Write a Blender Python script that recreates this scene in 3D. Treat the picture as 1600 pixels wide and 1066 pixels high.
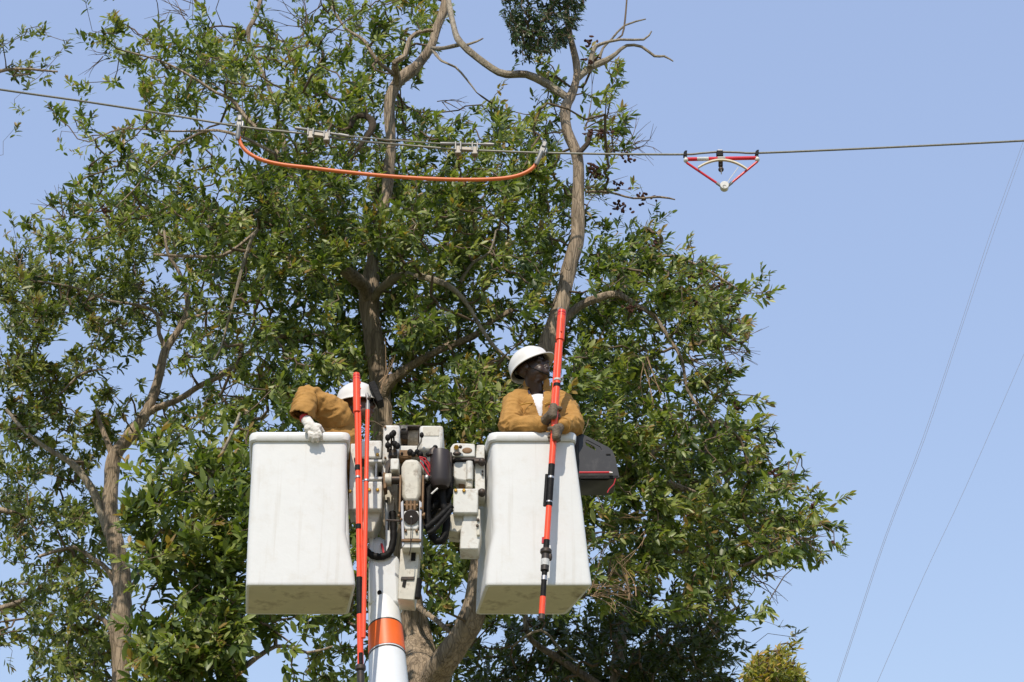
import bpy, bmesh, math, random
import numpy as np
from mathutils import Vector, Matrix, noise
R = math.radians
random.seed(7); rng = np.random.default_rng(11)
scene = bpy.context.scene
for o in list(bpy.data.objects): bpy.data.objects.remove(o)

# ------------------------------------------------------------------ camera, sky, sun, exposure
PITCH = R(27.0); FPX = 3000.0; CAMZ = 1.6
CT, ST = math.cos(PITCH), math.sin(PITCH)
cam_d = bpy.data.cameras.new('camera'); cam = bpy.data.objects.new('camera', cam_d)
scene.collection.objects.link(cam); scene.camera = cam
cam_d.sensor_width = 36.0; cam_d.lens = 36.0*FPX/1600.0; cam_d.clip_end = 3000
cam.location = (0, 0, CAMZ); cam.rotation_euler = (R(90)+PITCH, 0, 0)

SUN_EL, SUN_AZ = 50.0, 192.0           # azimuth clockwise from +Y: behind the camera, a little to the left
world = bpy.data.worlds.new('World'); scene.world = world; world.use_nodes = True
nt = world.node_tree; nt.nodes.clear()
sky = nt.nodes.new('ShaderNodeTexSky'); sky.sky_type = 'NISHITA'; sky.sun_disc = False
sky.sun_elevation = R(SUN_EL); sky.sun_rotation = R(SUN_AZ)
sky.air_density = 1.9; sky.dust_density = 0.3; sky.ozone_density = 3.5; sky.altitude = 50
bg = nt.nodes.new('ShaderNodeBackground'); bg.inputs['Strength'].default_value = 0.15
wo = nt.nodes.new('ShaderNodeOutputWorld')
hz = nt.nodes.new('ShaderNodeMix'); hz.data_type = 'RGBA'; hz.inputs['Factor'].default_value = .60    # even pale haze over the whole sky
hz.inputs[7].default_value = (2.50, 3.08, 4.92, 1); nt.links.new(sky.outputs[0], hz.inputs[6]); nt.links.new(hz.outputs[2], bg.inputs[0]); nt.links.new(bg.outputs[0], wo.inputs[0])
sd = bpy.data.lights.new('sun', 'SUN'); sd.energy = 3.5; sd.angle = R(0.53); sd.color = (1.0, 0.90, 0.77)
sun = bpy.data.objects.new('sun', sd); scene.collection.objects.link(sun)
sun_dir = Vector((math.sin(R(SUN_AZ))*math.cos(R(SUN_EL)), math.cos(R(SUN_AZ))*math.cos(R(SUN_EL)), math.sin(R(SUN_EL))))
sun.rotation_euler = sun_dir.to_track_quat('Z', 'Y').to_euler(); sun.location = (-20, -30, 60)
vs = scene.view_settings; vs.view_transform = 'Standard'; vs.look = 'None'; vs.exposure = 0.22; vs.gamma = 1.0
scene.render.engine = 'CYCLES'

# ------------------------------------------------------------------ helpers
def at(px, py, Y):
    "world point on the vertical plane y = Y that the photograph shows at pixel (px, py)"
    u = (px-800)/FPX; v = (533-py)/FPX
    s = Y/(CT-ST*v)
    return Vector((u*s, Y, CAMZ+(ST+CT*v)*s))
def ppm(py, Y): return FPX*(CT-ST*(533-py)/FPX)/Y
WORLD = {}
C = scene.collection

def tag(o, label=None, cat=None, group=None, kind=None):
    if label: o['label'] = label
    if cat: o['category'] = cat
    if group: o['group'] = group
    if kind: o['kind'] = kind
    return o
def empty(name, loc, label, cat, group=None):
    o = bpy.data.objects.new(name, None); C.objects.link(o); o.location = loc; o.empty_display_size = .2
    WORLD[o.name] = Vector(loc); return tag(o, label, cat, group)
def link_mesh(name, me, mat, parent, origin):
    o = bpy.data.objects.new(name, me); C.objects.link(o)
    if mat is not None and not me.materials: me.materials.append(mat)
    WORLD[o.name] = Vector(origin)
    o.parent = parent
    o.location = Vector(origin) - (WORLD[parent.name] if parent else Vector((0, 0, 0)))
    return o
def perp(d):
    d = d.normalized(); a = Vector((0, 0, 1)) if abs(d.z) < .9 else Vector((1, 0, 0))
    u = d.cross(a).normalized(); return u, d.cross(u).normalized()

class MB:
    def __init__(s): s.v = []; s.f = []
    def add(s, vs_, fs):
        b = len(s.v); s.v += [Vector(p) for p in vs_]; s.f += [tuple(i+b for i in f) for f in fs]; return s
    def loft(s, rings, cap0=True, cap1=True, closed=True):
        n = len(rings[0]); b = len(s.v)
        for r in rings: s.v += [Vector(p) for p in r]
        m = n if closed else n-1
        for i in range(len(rings)-1):
            for j in range(m):
                k = (j+1) % n
                s.f.append((b+i*n+j, b+i*n+k, b+(i+1)*n+k, b+(i+1)*n+j))
        if cap0: s.f.append(tuple(b+j for j in reversed(range(n))))
        if cap1: s.f.append(tuple(b+(len(rings)-1)*n+j for j in range(n)))
        return s
    def tube(s, pts, rad, n=10, caps=True):
        pts = [Vector(p) for p in pts]
        if not hasattr(rad, '__len__'): rad = [rad]*len(pts)
        u = None; rings = []
        for i, p in enumerate(pts):
            d = (pts[min(i+1, len(pts)-1)]-pts[max(i-1, 0)])
            if d.length < 1e-7: d = Vector((0, 0, 1))
            d.normalize()
            if u is None: u, w = perp(d)
            else:
                u = (u-d*u.dot(d))
                u = perp(d)[0] if u.length < 1e-5 else u.normalized()
                w = d.cross(u)
            rings.append([p+(u*math.cos(a)+w*math.sin(a))*rad[i] for a in [2*math.pi*k/n for k in range(n)]])
        return s.loft(rings, caps, caps)
    def box(s, c, size, rot=None):
        c = Vector(c); h = Vector(size)/2; m = rot or Matrix.Identity(3)
        vs_ = [c+m@Vector((sx*h.x, sy*h.y, sz*h.z)) for sz in (-1, 1) for sx, sy in ((-1, -1), (1, -1), (1, 1), (-1, 1))]
        return s.add(vs_, [(3, 2, 1, 0), (4, 5, 6, 7), (0, 1, 5, 4), (1, 2, 6, 5), (2, 3, 7, 6), (3, 0, 4, 7)])
    def pbox(s, x0, y0, x1, y1, Y, depth):
        "box whose front face fills the pixel rectangle on plane Y"
        a = at(x0, (y0+y1)/2, Y).x; b = at(x1, (y0+y1)/2, Y).x
        zt = at(x0, y0, Y).z; zb = at(x0, y1, Y).z
        return s.box(((a+b)/2, Y+depth/2, (zt+zb)/2), (b-a, depth, zt-zb))
    def prism(s, pix, Y, depth):
        "extrusion along +Y of a pixel outline (clockwise in the picture)"
        fr = [at(x, y, Y) for x, y in pix]; bk = [p+Vector((0, depth, 0)) for p in fr]
        return s.loft([fr, bk])
    def cyl(s, a, b, r, n=14): return s.tube([a, b], r, n)
    def ell(s, c, rad, rot=None, n=14, m=9):
        c = Vector(c); M = rot or Matrix.Identity(3); rings = []
        for i in range(1, m):
            t = math.pi*i/m
            rings.append([c+M@Vector((rad[0]*math.sin(t)*math.cos(a), rad[1]*math.sin(t)*math.sin(a), -rad[2]*math.cos(t)))
                          for a in [2*math.pi*k/n for k in range(n)]])
        b = len(s.v); s.loft(rings, False, False)
        s.v += [c+M@Vector((0, 0, -rad[2])), c+M@Vector((0, 0, rad[2]))]
        e = len(s.v)-2; L = b+(m-2)*n
        for j in range(n):
            k = (j+1) % n
            s.f.append((e, b+k, b+j)); s.f.append((e+1, L+j, L+k))
        return s
    def cap(s, p0, p1, r0, r1, n=14):
        "rounded cone"
        p0, p1 = Vector(p0), Vector(p1); d = (p1-p0)
        if d.length < 1e-6: return s.ell(p0, (r0, r0, r0))
        d.normalize(); pts = []; rad = []
        for k in range(1, 5):
            a = math.pi/2*(1-k/4); pts.append(p0-d*r0*math.sin(a)); rad.append(max(r0*math.cos(a), r0*.05))
        pts[0] = p0-d*r0*math.sin(math.pi/2*.75)
        for k in range(0, 4):
            a = math.pi/2*k/4; pts.append(p1+d*r1*math.sin(a)); rad.append(r1*math.cos(a))
        return s.tube(pts, rad, n)
    def chain(s, pts, rad, n=12):
        for i in range(len(pts)-1): s.cap(pts[i], pts[i+1], rad[i], rad[i+1], n)
        return s
    def xf(s, M):
        s.v = [M@p for p in s.v]; return s
    def mesh(s, name, origin):
        me = bpy.data.meshes.new(name)
        me.from_pydata([tuple(p-origin) for p in s.v], [], s.f); me.update(); return me
    def build(s, name, mat, parent=None, bevel=0, smooth=False, origin=None, segs=2):
        o_ = origin if origin is not None else sum(s.v, Vector())/len(s.v)
        me = s.mesh(name, o_)
        bm = bmesh.new(); bm.from_mesh(me); bmesh.ops.recalc_face_normals(bm, faces=bm.faces); bm.to_mesh(me); bm.free()
        if smooth:
            me.polygons.foreach_set('use_smooth', [True]*len(me.polygons))
            try: me.set_sharp_from_angle(angle=R(38))
            except Exception: pass
        o = link_mesh(name, me, mat, parent, o_)
        if bevel:
            m = o.modifiers.new('bevel', 'BEVEL'); m.width = bevel; m.segments = segs; m.limit_method = 'ANGLE'; m.angle_limit = R(35)
            me.polygons.foreach_set('use_smooth', [True]*len(me.polygons))
            try: me.set_sharp_from_angle(angle=R(70))
            except Exception: pass
        return o
    def remesh(s, name, mat, parent=None, voxel=.008, smooth=4, disp=None, cut=None, factor=.5):
        "fuse overlapping shells into one continuous skin"
        me = s.mesh(name+'_shells', Vector()); t = bpy.data.objects.new('shells', me); C.objects.link(t)
        m = t.modifiers.new('r', 'REMESH'); m.mode = 'VOXEL'; m.voxel_size = voxel; m.use_smooth_shade = True
        m2 = t.modifiers.new('s', 'SMOOTH'); m2.iterations = smooth; m2.factor = factor
        dg = bpy.context.evaluated_depsgraph_get(); ev = t.evaluated_get(dg)
        nm = bpy.data.meshes.new_from_object(ev); nm.name = name
        bpy.data.objects.remove(t); bpy.data.meshes.remove(me)
        bm = bmesh.new(); bm.from_mesh(nm)
        if disp:
            bm.normal_update(); nd = [disp(v.co, v.normal) for v in bm.verts]
            for v, k in zip(bm.verts, nd): v.co += v.normal*k
        if cut: bmesh.ops.delete(bm, geom=[f for f in bm.faces if cut(f.calc_center_median(), f.normal)], context='FACES')
        o_ = sum((v.co for v in bm.verts), Vector())/max(1, len(bm.verts))
        for v in bm.verts: v.co -= o_
        bm.to_mesh(nm); bm.free()
        nm.polygons.foreach_set('use_smooth', [True]*len(nm.polygons))
        return link_mesh(name, nm, mat, parent, o_)

# ------------------------------------------------------------------ materials
def mat(name, col, rough=.5, metal=0., var=.0, vscale=8., stain=None, stain_amt=.0, stain_scale=3., bump=0., bscale=60., stretch=(1, 1, 1), spec=.5, streak=0.):
    m = bpy.data.materials.new(name); m.use_nodes = True; t = m.node_tree; b = t.nodes['Principled BSDF']; L = t.links.new
    b.inputs['Roughness'].default_value = rough; b.inputs['Metallic'].default_value = metal
    b.inputs['Specular IOR Level'].default_value = spec
    tc = t.nodes.new('ShaderNodeTexCoord'); mp = t.nodes.new('ShaderNodeMapping'); mp.inputs['Scale'].default_value = stretch
    L(tc.outputs['Object'], mp.inputs['Vector'])
    rgb = t.nodes.new('ShaderNodeRGB'); rgb.outputs[0].default_value = (*col, 1); cur = rgb.outputs[0]
    if var:
        n = t.nodes.new('ShaderNodeTexNoise'); n.inputs['Scale'].default_value = vscale; n.inputs['Detail'].default_value = 6
        L(mp.outputs[0], n.inputs['Vector'])
        r = t.nodes.new('ShaderNodeMapRange'); r.inputs['From Min'].default_value = .25; r.inputs['From Max'].default_value = .75
        r.inputs['To Min'].default_value = 1-var; r.inputs['To Max'].default_value = 1+var
        L(n.outputs['Fac'], r.inputs['Value'])
        mu = t.nodes.new('ShaderNodeVectorMath'); mu.operation = 'SCALE'
        L(cur, mu.inputs[0]); L(r.outputs[0], mu.inputs['Scale']); cur = mu.outputs[0]
    if stain:
        n = t.nodes.new('ShaderNodeTexNoise'); n.inputs['Scale'].default_value = stain_scale; n.inputs['Detail'].default_value = 8; n.inputs['Roughness'].default_value = .68
        L(mp.outputs[0], n.inputs['Vector'])
        r = t.nodes.new('ShaderNodeMapRange'); r.inputs['From Min'].default_value = .52; r.inputs['From Max'].default_value = .74
        r.inputs['To Max'].default_value = stain_amt; L(n.outputs['Fac'], r.inputs['Value'])
        mx = t.nodes.new('ShaderNodeMix'); mx.data_type = 'RGBA'; L(r.outputs[0], mx.inputs['Factor']); L(cur, mx.inputs[6]); mx.inputs[7].default_value = (*stain, 1)
        cur = mx.outputs[2]
    if streak:
        mp2 = t.nodes.new('ShaderNodeMapping'); mp2.inputs['Scale'].default_value = (26, 26, 1.3); L(tc.outputs['Object'], mp2.inputs['Vector'])
        n = t.nodes.new('ShaderNodeTexNoise'); n.inputs['Scale'].default_value = 1; n.inputs['Detail'].default_value = 5; L(mp2.outputs[0], n.inputs['Vector'])
        r = t.nodes.new('ShaderNodeMapRange'); r.inputs['From Min'].default_value = .56; r.inputs['From Max'].default_value = .80; r.inputs['To Max'].default_value = streak; L(n.outputs['Fac'], r.inputs['Value'])
        mx = t.nodes.new('ShaderNodeMix'); mx.data_type = 'RGBA'; L(r.outputs[0], mx.inputs['Factor']); L(cur, mx.inputs[6]); mx.inputs[7].default_value = (.42, .37, .27, 1); cur = mx.outputs[2]
    L(cur, b.inputs['Base Color'])
    if bump:
        n = t.nodes.new('ShaderNodeTexNoise'); n.inputs['Scale'].default_value = bscale; n.inputs['Detail'].default_value = 5
        L(mp.outputs[0], n.inputs['Vector'])
        bp = t.nodes.new('ShaderNodeBump'); bp.inputs['Strength'].default_value = bump; bp.inputs['Distance'].default_value = .02
        L(n.outputs['Fac'], bp.inputs['Height']); L(bp.outputs[0], b.inputs['Normal'])
    return m
M = {
 'bucket': mat('bucket_fibreglass', (.70, .705, .685), .38, var=.018, vscale=9, stain=(.50, .44, .33), stain_amt=.26, stain_scale=7, bump=.05, bscale=25, streak=.38),
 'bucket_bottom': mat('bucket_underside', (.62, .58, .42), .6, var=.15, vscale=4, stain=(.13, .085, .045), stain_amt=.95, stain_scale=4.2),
 'paint': mat('machine_paint', (.66, .655, .605), .42, var=.08, vscale=12, stain=(.27, .18, .095), stain_amt=.85, stain_scale=12, bump=.06, bscale=40),
 'paint_dirty': mat('worn_paint', (.58, .55, .46), .5, var=.16, vscale=18, stain=(.12, .075, .04), stain_amt=.85, stain_scale=16),
 'boom': mat('boom_white', (.70, .73, .74), .33, var=.04, vscale=5, stain=(.5, .46, .4), stain_amt=.3, stain_scale=6),
 'band': mat('orange_band', (.80, .135, .022), .4, var=.06),
 'black': mat('black_rubber', (.010, .0095, .009), .6, var=.3, vscale=20, bump=.2, bscale=50, spec=.18),
 'dark': mat('dark_metal', (.05, .042, .036), .5, .5, var=.3, vscale=22, stain=(.13, .07, .035), stain_amt=.7, stain_scale=20),
 'cyl': mat('cylinder_brown_black', (.036, .028, .027), .45, .1, var=.2, vscale=10),
 'rust': mat('rusty_steel', (.20, .12, .06), .65, .4, var=.3, vscale=30),
 'brass': mat('yellow_bolt', (.55, .32, .06), .35, .7, var=.2, vscale=30),
 'steel': mat('steel', (.42, .41, .40), .38, .85, var=.2, vscale=20, stain=(.2, .16, .12), stain_amt=.5, stain_scale=20),
 'alu': mat('cast_aluminium', (.27, .265, .25), .5, .5, var=.15, vscale=25, stain=(.22, .2, .17), stain_amt=.6, stain_scale=25),
 'orange': mat('orange_red_fibreglass', (.88, .082, .022), .30, var=.07, vscale=9, stain=(.34, .06, .03), stain_amt=.6, stain_scale=15),
 'redhose': mat('red_hose', (.45, .02, .03), .4),
 'wire': mat('stranded_wire', (.22, .215, .18), .5, .4, var=.25, vscale=60),
 'farwire': mat('far_wire', (.20, .21, .24), .6),
 'jumper': mat('orange_jumper', (.66, .155, .035), .42, var=.06, vscale=12),
 'red': mat('red_tool_paint', (.58, .018, .032), .3, var=.06, vscale=20),
 'cream': mat('cream_plastic', (.70, .62, .46), .45, var=.06),
 'whiteplas': mat('white_plastic', (.68, .67, .625), .4, var=.04, vscale=12, stain=(.5, .44, .34), stain_amt=.35, stain_scale=14),
 'greylabel': mat('grey_label', (.5, .5, .48), .5, var=.2, vscale=80),
 'jacket': mat('tan_canvas', (.41, .222, .064), .85, var=.14, vscale=9, stain=(.26, .13, .03), stain_amt=.5, stain_scale=7, bump=.25, bscale=160, spec=.2),
 'shirt': mat('white_cotton', (.75, .75, .77), .9, var=.05, bump=.2, bscale=40, spec=.2),
 'navy': mat('navy_tape', (.022, .022, .045), .7),
 'trousers': mat('blue_trousers', (.03, .04, .07), .9, var=.2),
 'skin': mat('dark_skin', (.045, .026, .018), .42, var=.12, vscale=20, bump=.05, bscale=90),
 'skin2': mat('brown_skin', (.10, .045, .026), .45, var=.12, vscale=20, bump=.05, bscale=90),
 'glove': mat('brown_leather', (.135, .10, .062), .7, var=.25, vscale=22, stain=(.06, .04, .025), stain_amt=.6, stain_scale=24, bump=.35, bscale=60),
 'gwhite': mat('white_cotton_glove', (.70, .67, .61), .9, var=.08, vscale=25, stain=(.42, .36, .3), stain_amt=.5, stain_scale=22, bump=.35, bscale=60, spec=.2),
 'redcuff': mat('red_cuff', (.50, .035, .04), .8),
 'lens': mat('dark_lens', (.01, .01, .012), .08),
 'eye': mat('eye_white', (.6, .57, .52), .2),
 'bark': mat('grey_brown_bark', (.345, .272, .195), .9, var=.42, vscale=16, stain=(.085, .066, .05), stain_amt=.85, stain_scale=11, bump=1.0, bscale=30, stretch=(1, 1, .16), spec=.2),
 'bark_pale': mat('pale_bark', (.33, .285, .215), .9, var=.3, vscale=14, stain=(.13, .10, .075), stain_amt=.75, stain_scale=10, bump=.8, bscale=30, stretch=(1, 1, .4), spec=.2),
 'twig': mat('twig_bark', (.15, .112, .076), .9, var=.25, vscale=6, spec=.2),
 'deadwood': mat('dead_wood', (.07, .055, .042), .9, var=.3, vscale=14, bump=.5, bscale=40, spec=.2),
 'drytwig': mat('dry_twig', (.34, .23, .14), .9, var=.25, vscale=8, spec=.2),
 'pod': mat('seed_pod', (.075, .034, .024), .8, var=.4, vscale=12, spec=.2),
 'ground': mat('dry_grass_ground', (.16, .15, .07), .95, var=.3, vscale=.6, stain=(.24, .17, .1), stain_amt=.7, stain_scale=.25, bump=.5, bscale=6),
}
def add_cracks(m, scale=13., sz=.17, dark=.30, width=.16):
    t = m.node_tree; L = t.links.new; b = t.nodes['Principled BSDF']
    tc = t.nodes.new('ShaderNodeTexCoord'); mp = t.nodes.new('ShaderNodeMapping'); mp.inputs['Scale'].default_value = (1, 1, sz); L(tc.outputs['Object'], mp.inputs['Vector'])
    ns = t.nodes.new('ShaderNodeTexNoise'); ns.inputs['Scale'].default_value = 6; L(mp.outputs[0], ns.inputs['Vector'])
    ad = t.nodes.new('ShaderNodeVectorMath'); ad.operation = 'MULTIPLY_ADD'; L(ns.outputs['Color'], ad.inputs[0]); ad.inputs[1].default_value = (.22, .22, .22); L(mp.outputs[0], ad.inputs[2])
    v = t.nodes.new('ShaderNodeTexVoronoi'); v.feature = 'DISTANCE_TO_EDGE'; v.inputs['Scale'].default_value = scale; L(ad.outputs[0], v.inputs['Vector'])
    r = t.nodes.new('ShaderNodeMapRange'); r.inputs['From Max'].default_value = width; r.inputs['To Min'].default_value = dark; r.inputs['To Max'].default_value = 1; L(v.outputs['Distance'], r.inputs['Value'])
    src = b.inputs['Base Color'].links[0].from_socket
    mu = t.nodes.new('ShaderNodeVectorMath'); mu.operation = 'SCALE'; L(src, mu.inputs[0]); L(r.outputs[0], mu.inputs['Scale']); L(mu.outputs[0], b.inputs['Base Color'])
    bp = t.nodes.new('ShaderNodeBump'); bp.inputs['Strength'].default_value = .8; bp.inputs['Distance'].default_value = .02
    L(r.outputs[0], bp.inputs['Height']); L(b.inputs['Normal'].links[0].from_socket, bp.inputs['Normal']); L(bp.outputs[0], b.inputs['Normal'])
add_cracks(M['bark'], 26, .14, .66, .10); add_cracks(M['bark_pale'], 26, .3, .8, .08)
def leaf_mat(name, ramp, trans=.30, rough=.42):
    m = bpy.data.materials.new(name); m.use_nodes = True; t = m.node_tree; L = t.links.new
    b = t.nodes['Principled BSDF']; out = t.nodes['Material Output']
    a = t.nodes.new('ShaderNodeAttribute'); a.attribute_name = 'tint'
    cr = t.nodes.new('ShaderNodeValToRGB'); e = cr.color_ramp.elements
    while len(e) < len(ramp): e.new(.5)
    for k, (p, c) in enumerate(ramp): e[k].position = p; e[k].color = (*c, 1)
    L(a.outputs['Fac'], cr.inputs[0]); L(cr.outputs[0], b.inputs['Base Color'])
    b.inputs['Roughness'].default_value = rough; b.inputs['Specular IOR Level'].default_value = .5
    tr = t.nodes.new('ShaderNodeBsdfTranslucent'); g = t.nodes.new('ShaderNodeMix'); g.data_type = 'RGBA'; g.blend_type = 'MULTIPLY'
    g.inputs['Factor'].default_value = 1; L(cr.outputs[0], g.inputs[6]); g.inputs[7].default_value = (1.5, 1.6, .6, 1)
    L(g.outputs[2], tr.inputs[0])
    mx = t.nodes.new('ShaderNodeMixShader'); mx.inputs[0].default_value = trans
    L(b.outputs[0], mx.inputs[1]); L(tr.outputs[0], mx.inputs[2]); L(mx.outputs[0], out.inputs[0])
    return m
M['leaf'] = leaf_mat('glossy_green_leaf', [(0, (.046, .078, .016)), (.4, (.140, .190, .038)), (.75, (.27, .315, .082)), (.94, (.33, .345, .10)), (1, (.30, .20, .06))], .34, .42)
M['leaf2'] = leaf_mat('olive_green_leaf', [(0, (.046, .072, .017)), (.42, (.142, .176, .040)), (.85, (.28, .305, .085)), (1, (.26, .175, .055))], .34, .42)
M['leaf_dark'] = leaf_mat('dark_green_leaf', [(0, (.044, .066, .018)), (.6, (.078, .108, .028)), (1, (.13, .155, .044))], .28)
M['leaf_yellow'] = leaf_mat('yellow_green_leaf', [(0, (.16, .19, .03)), (.5, (.30, .29, .05)), (.85, (.40, .33, .06)), (1, (.45, .27, .06))])
M['leaf_mist'] = leaf_mat('mistletoe_leaf', [(0, (.022, .045, .014)), (.6, (.045, .08, .022)), (1, (.075, .12, .035))], .2)

# ------------------------------------------------------------------ ground
g = MB().add([(-500, -200, 0), (500, -200, 0), (500, 900, 0), (-500, 900, 0)], [(0, 1, 2, 3)]).build('ground', M['ground'], origin=Vector((0, 0, 0)))
tag(g, kind='structure')

# ------------------------------------------------------------------ trees
CELL = 40
DENS = ["0001332312"+"4345666310"+"0000000000000", "3413456766"+"3555665200"+"0110000000000", "4521346877"+"5666653000"+"1433400000000",
 "2213246656"+"6776531001"+"1425200000000", "1034434326"+"7777654536"+"5614420000000", "0022455436"+"7777666667"+"7713320000000",
 "0014665546"+"8875678888"+"8713200000000", "0145766668"+"9989999998"+"8734200000000", "1356888889"+"9999999998"+"8744231000000",
 "5556888889"+"9999999999"+"8834884100000", "9988754778"+"9989998898"+"8848898741000", "9999877727"+"8888888887"+"7668999985000",
 "9768776647"+"8888789864"+"4578888875000", "5545532567"+"7778789853"+"6689865653000", "9973212357"+"8887788778"+"8599945751000",
 "8852453246"+"7888778999"+"9999975753000", "8876755677"+"5787778999"+"9999988785000", "6667656788"+"3466678888"+"9999999888200",
 "7766266889"+"6666678766"+"6669999998720", "8746478899"+"6666667766"+"6668899998753", "8787488999"+"6666667766"+"6665799989885",
 "6466588998"+"6666667766"+"6666799999764", "5786353799"+"6666666766"+"6667899884310", "7677414899"+"6666663646"+"6667888783000",
 "5788568888"+"4345553736"+"7889998761210", "2588589996"+"0345553667"+"8889999972000", "2367588885"+"2456664667"+"8999999971000"]
def owner(c, r):
    if r <= 5 and (c <= 1 or (c == 2 and r <= 2)): return 'F'
    if r in (6, 7) and c == 0: return 'F'
    if r >= 18 and c <= 1: return 'F'
    if r >= 17 and 5 <= c <= 11: return 'G'
    if r >= 9 and c <= 6: return 'B'
    if r == 8 and c == 0: return 'B'
    if r >= 9 and c <= 9: return 'B' if random.random() < .5 else 'A'
    if r >= 24 and c >= 18: return 'D'
    if r >= 21 and 22 <= c <= 28 and random.random() < .5: return 'D'
    return 'A'

SUNV = np.array(sun_dir[:])
class Tree:
    def __init__(s, name, label, cat, Y, spread, leafmat, leaf_len, barkmat='bark'):
        s.name, s.label, s.cat, s.Y, s.spread, s.leafmat, s.leaf_len, s.barkmat = name, label, cat, Y, spread, leafmat, leaf_len, barkmat
        s.limbs = []; s.vis = []; s.spr = []
    def limb(s, pts, Y=None, vis=True, ground=False, part='limb', m=None, hide=None):
        "pts: (px, py, width px[, Y])"
        Y = Y or s.Y; P = []; W = []
        for p in pts:
            y = p[3] if len(p) > 3 else Y
            P.append(at(p[0], p[1], y)); W.append(p[2]/ppm(p[1], y)/2)
            if vis and not (hide and any(a <= p[1] <= c for a, c in hide)): s.vis.append((p[0], p[1], p[2], y))
        if vis:
            for a, b in zip(pts[:-1], pts[1:]):
                n = max(1, int(math.hypot(a[0]-b[0], a[1]-b[1])/12))
                for k in range(1, n):
                    f = k/n; yv = a[1]+(b[1]-a[1])*f
                    if not (hide and any(h0 <= yv <= h1 for h0, h1 in hide)): s.vis.append((a[0]+(b[0]-a[0])*f, yv, a[2]+(b[2]-a[2])*f, Y))
        if ground:
            q = P[0]; w = W[0]; d = (P[0]-P[1]).normalized()
            n = 5
            P = [Vector((q.x+d.x*.6*(1-f), q.y+.3*(1-f), q.z*f)) for f in [k/n for k in range(n)]]+P
            W = [w*(1.75-.75*f**.5) for f in [k/n for k in range(n)]]+W
        # smooth resample (Catmull-Rom) with slight irregularity
        PP = []; WW = []
        for i in range(len(P)-1):
            p0, p1, p2, p3 = P[max(i-1, 0)], P[i], P[i+1], P[min(i+2, len(P)-1)]
            L_ = (p2-p1).length; n = max(2, int(L_/.09))
            for k in range(n):
                t = k/n
                q = .5*((2*p1)+(p2-p0)*t+(2*p0-5*p1+4*p2-p3)*t*t+(3*p1-p0-3*p2+p3)*t**3)
                w = W[i]+(W[i+1]-W[i])*t
                q = q+noise.noise_vector(q*1.7)*min(w*.45, .03)
                PP.append(q); kn = max(0, noise.noise(q*2.1+Vector((7, 3, 1)))-.28)
                WW.append(w*(1+.12*noise.noise(q*4.3)+.07*noise.noise(q*11)+.9*kn))
        PP.append(P[-1]); WW.append(W[-1])
        s.limbs.append((PP, WW, part, m))
    def sprig(s, px, py, Y):
        for (x, y, w, yl) in s.vis:
            if Y < yl+.1 and (px-x)**2+(py-y)**2 < (w/2+17)**2:
                Y = yl+random.uniform(.35, 1.4); break
        s.spr.append(at(px, py, Y))
    def grow(s, nleaf=(10, 15), leaf_parts=0, bunch=1.0, up=.35, fine=False):
        root_p = s.limbs[0][0][0]
        s.root = empty(s.name, (root_p.x, root_p.y, 0), s.label, s.cat)
        # limbs and trunk as their own parts
        for i, (PP, WW, part, m) in enumerate(s.limbs):
            mb = MB(); n = 20 if max(WW) > .08 else 9
            rings = []; u = None
            for k, p in enumerate(PP):
                d = (PP[min(k+1, len(PP)-1)]-PP[max(k-1, 0)]).normalized()
                if u is None: u, w = perp(d)
                else: u = (u-d*u.dot(d)).normalized(); w = d.cross(u)
                rg = []
                for j in range(n):
                    a = 2*math.pi*j/n; e = u*math.cos(a)+w*math.sin(a)
                    rr = WW[k]*(1+.11*noise.noise(Vector((math.cos(a)*1.6, math.sin(a)*1.6, k*.12+i*5)))+.06*noise.noise(Vector((math.cos(a)*4.5, math.sin(a)*4.5, k*.22+i*5))))
                    rg.append(p+e*rr)
                rings.append(rg)
            mb.loft(rings); mb.build(part, M[m or s.barkmat], s.root, smooth=True, origin=PP[0])
        # twigs: every sprig joins the nearest wood
        base = np.array([p[:] for PP, WW, _, _ in s.limbs for p in PP]); brad = np.array([w for PP, WW, _, _ in s.limbs for w in WW])
        T = np.array([p[:] for p in s.spr])
        if len(T) == 0: return
        dmin = np.array([np.min(((base-t)**2).sum(1)) for t in T]); order = np.argsort(dmin)
        cap_n = len(base)+3*len(T)+5
        pos = np.zeros((cap_n, 3)); pos[:len(base)] = base; par = -np.ones(cap_n, int); N = len(base); nb = N
        cnt = np.zeros(cap_n); tips = []
        for i in order:
            t = T[i]; d2 = ((pos[:N]-t)**2).sum(1)
            # favour wood that lies below / nearer the trunk
            d2 = d2*(1+.35*np.clip(pos[:N, 2]-t[2], 0, 2))
            k = int(np.argmin(d2)); a = Vector(pos[k]); b = Vector(t); L_ = (b-a).length
            prev = k
            jit = min(.075*L_, .05)
            for f in (.36, .7):
                q = a.lerp(b, f)+Vector((random.gauss(0, jit), random.gauss(0, jit), random.gauss(0, jit)-.10*L_*(1-f)*f*4*.5))
                pos[N] = q; par[N] = prev; prev = N; N += 1
            pos[N] = t; par[N] = prev; tips.append((N, i)); N += 1
        for n_, i in tips:
            k = n_
            while k >= nb: cnt[k] += 1; k = par[k]
        rad = np.minimum(.0030*np.maximum(cnt, 1)**.42, .016); rad[:nb] = brad
        V = []; Fc = []; NS = 4; ang = np.arange(NS)*2*math.pi/NS; ca, sa = np.cos(ang), np.sin(ang)
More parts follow.
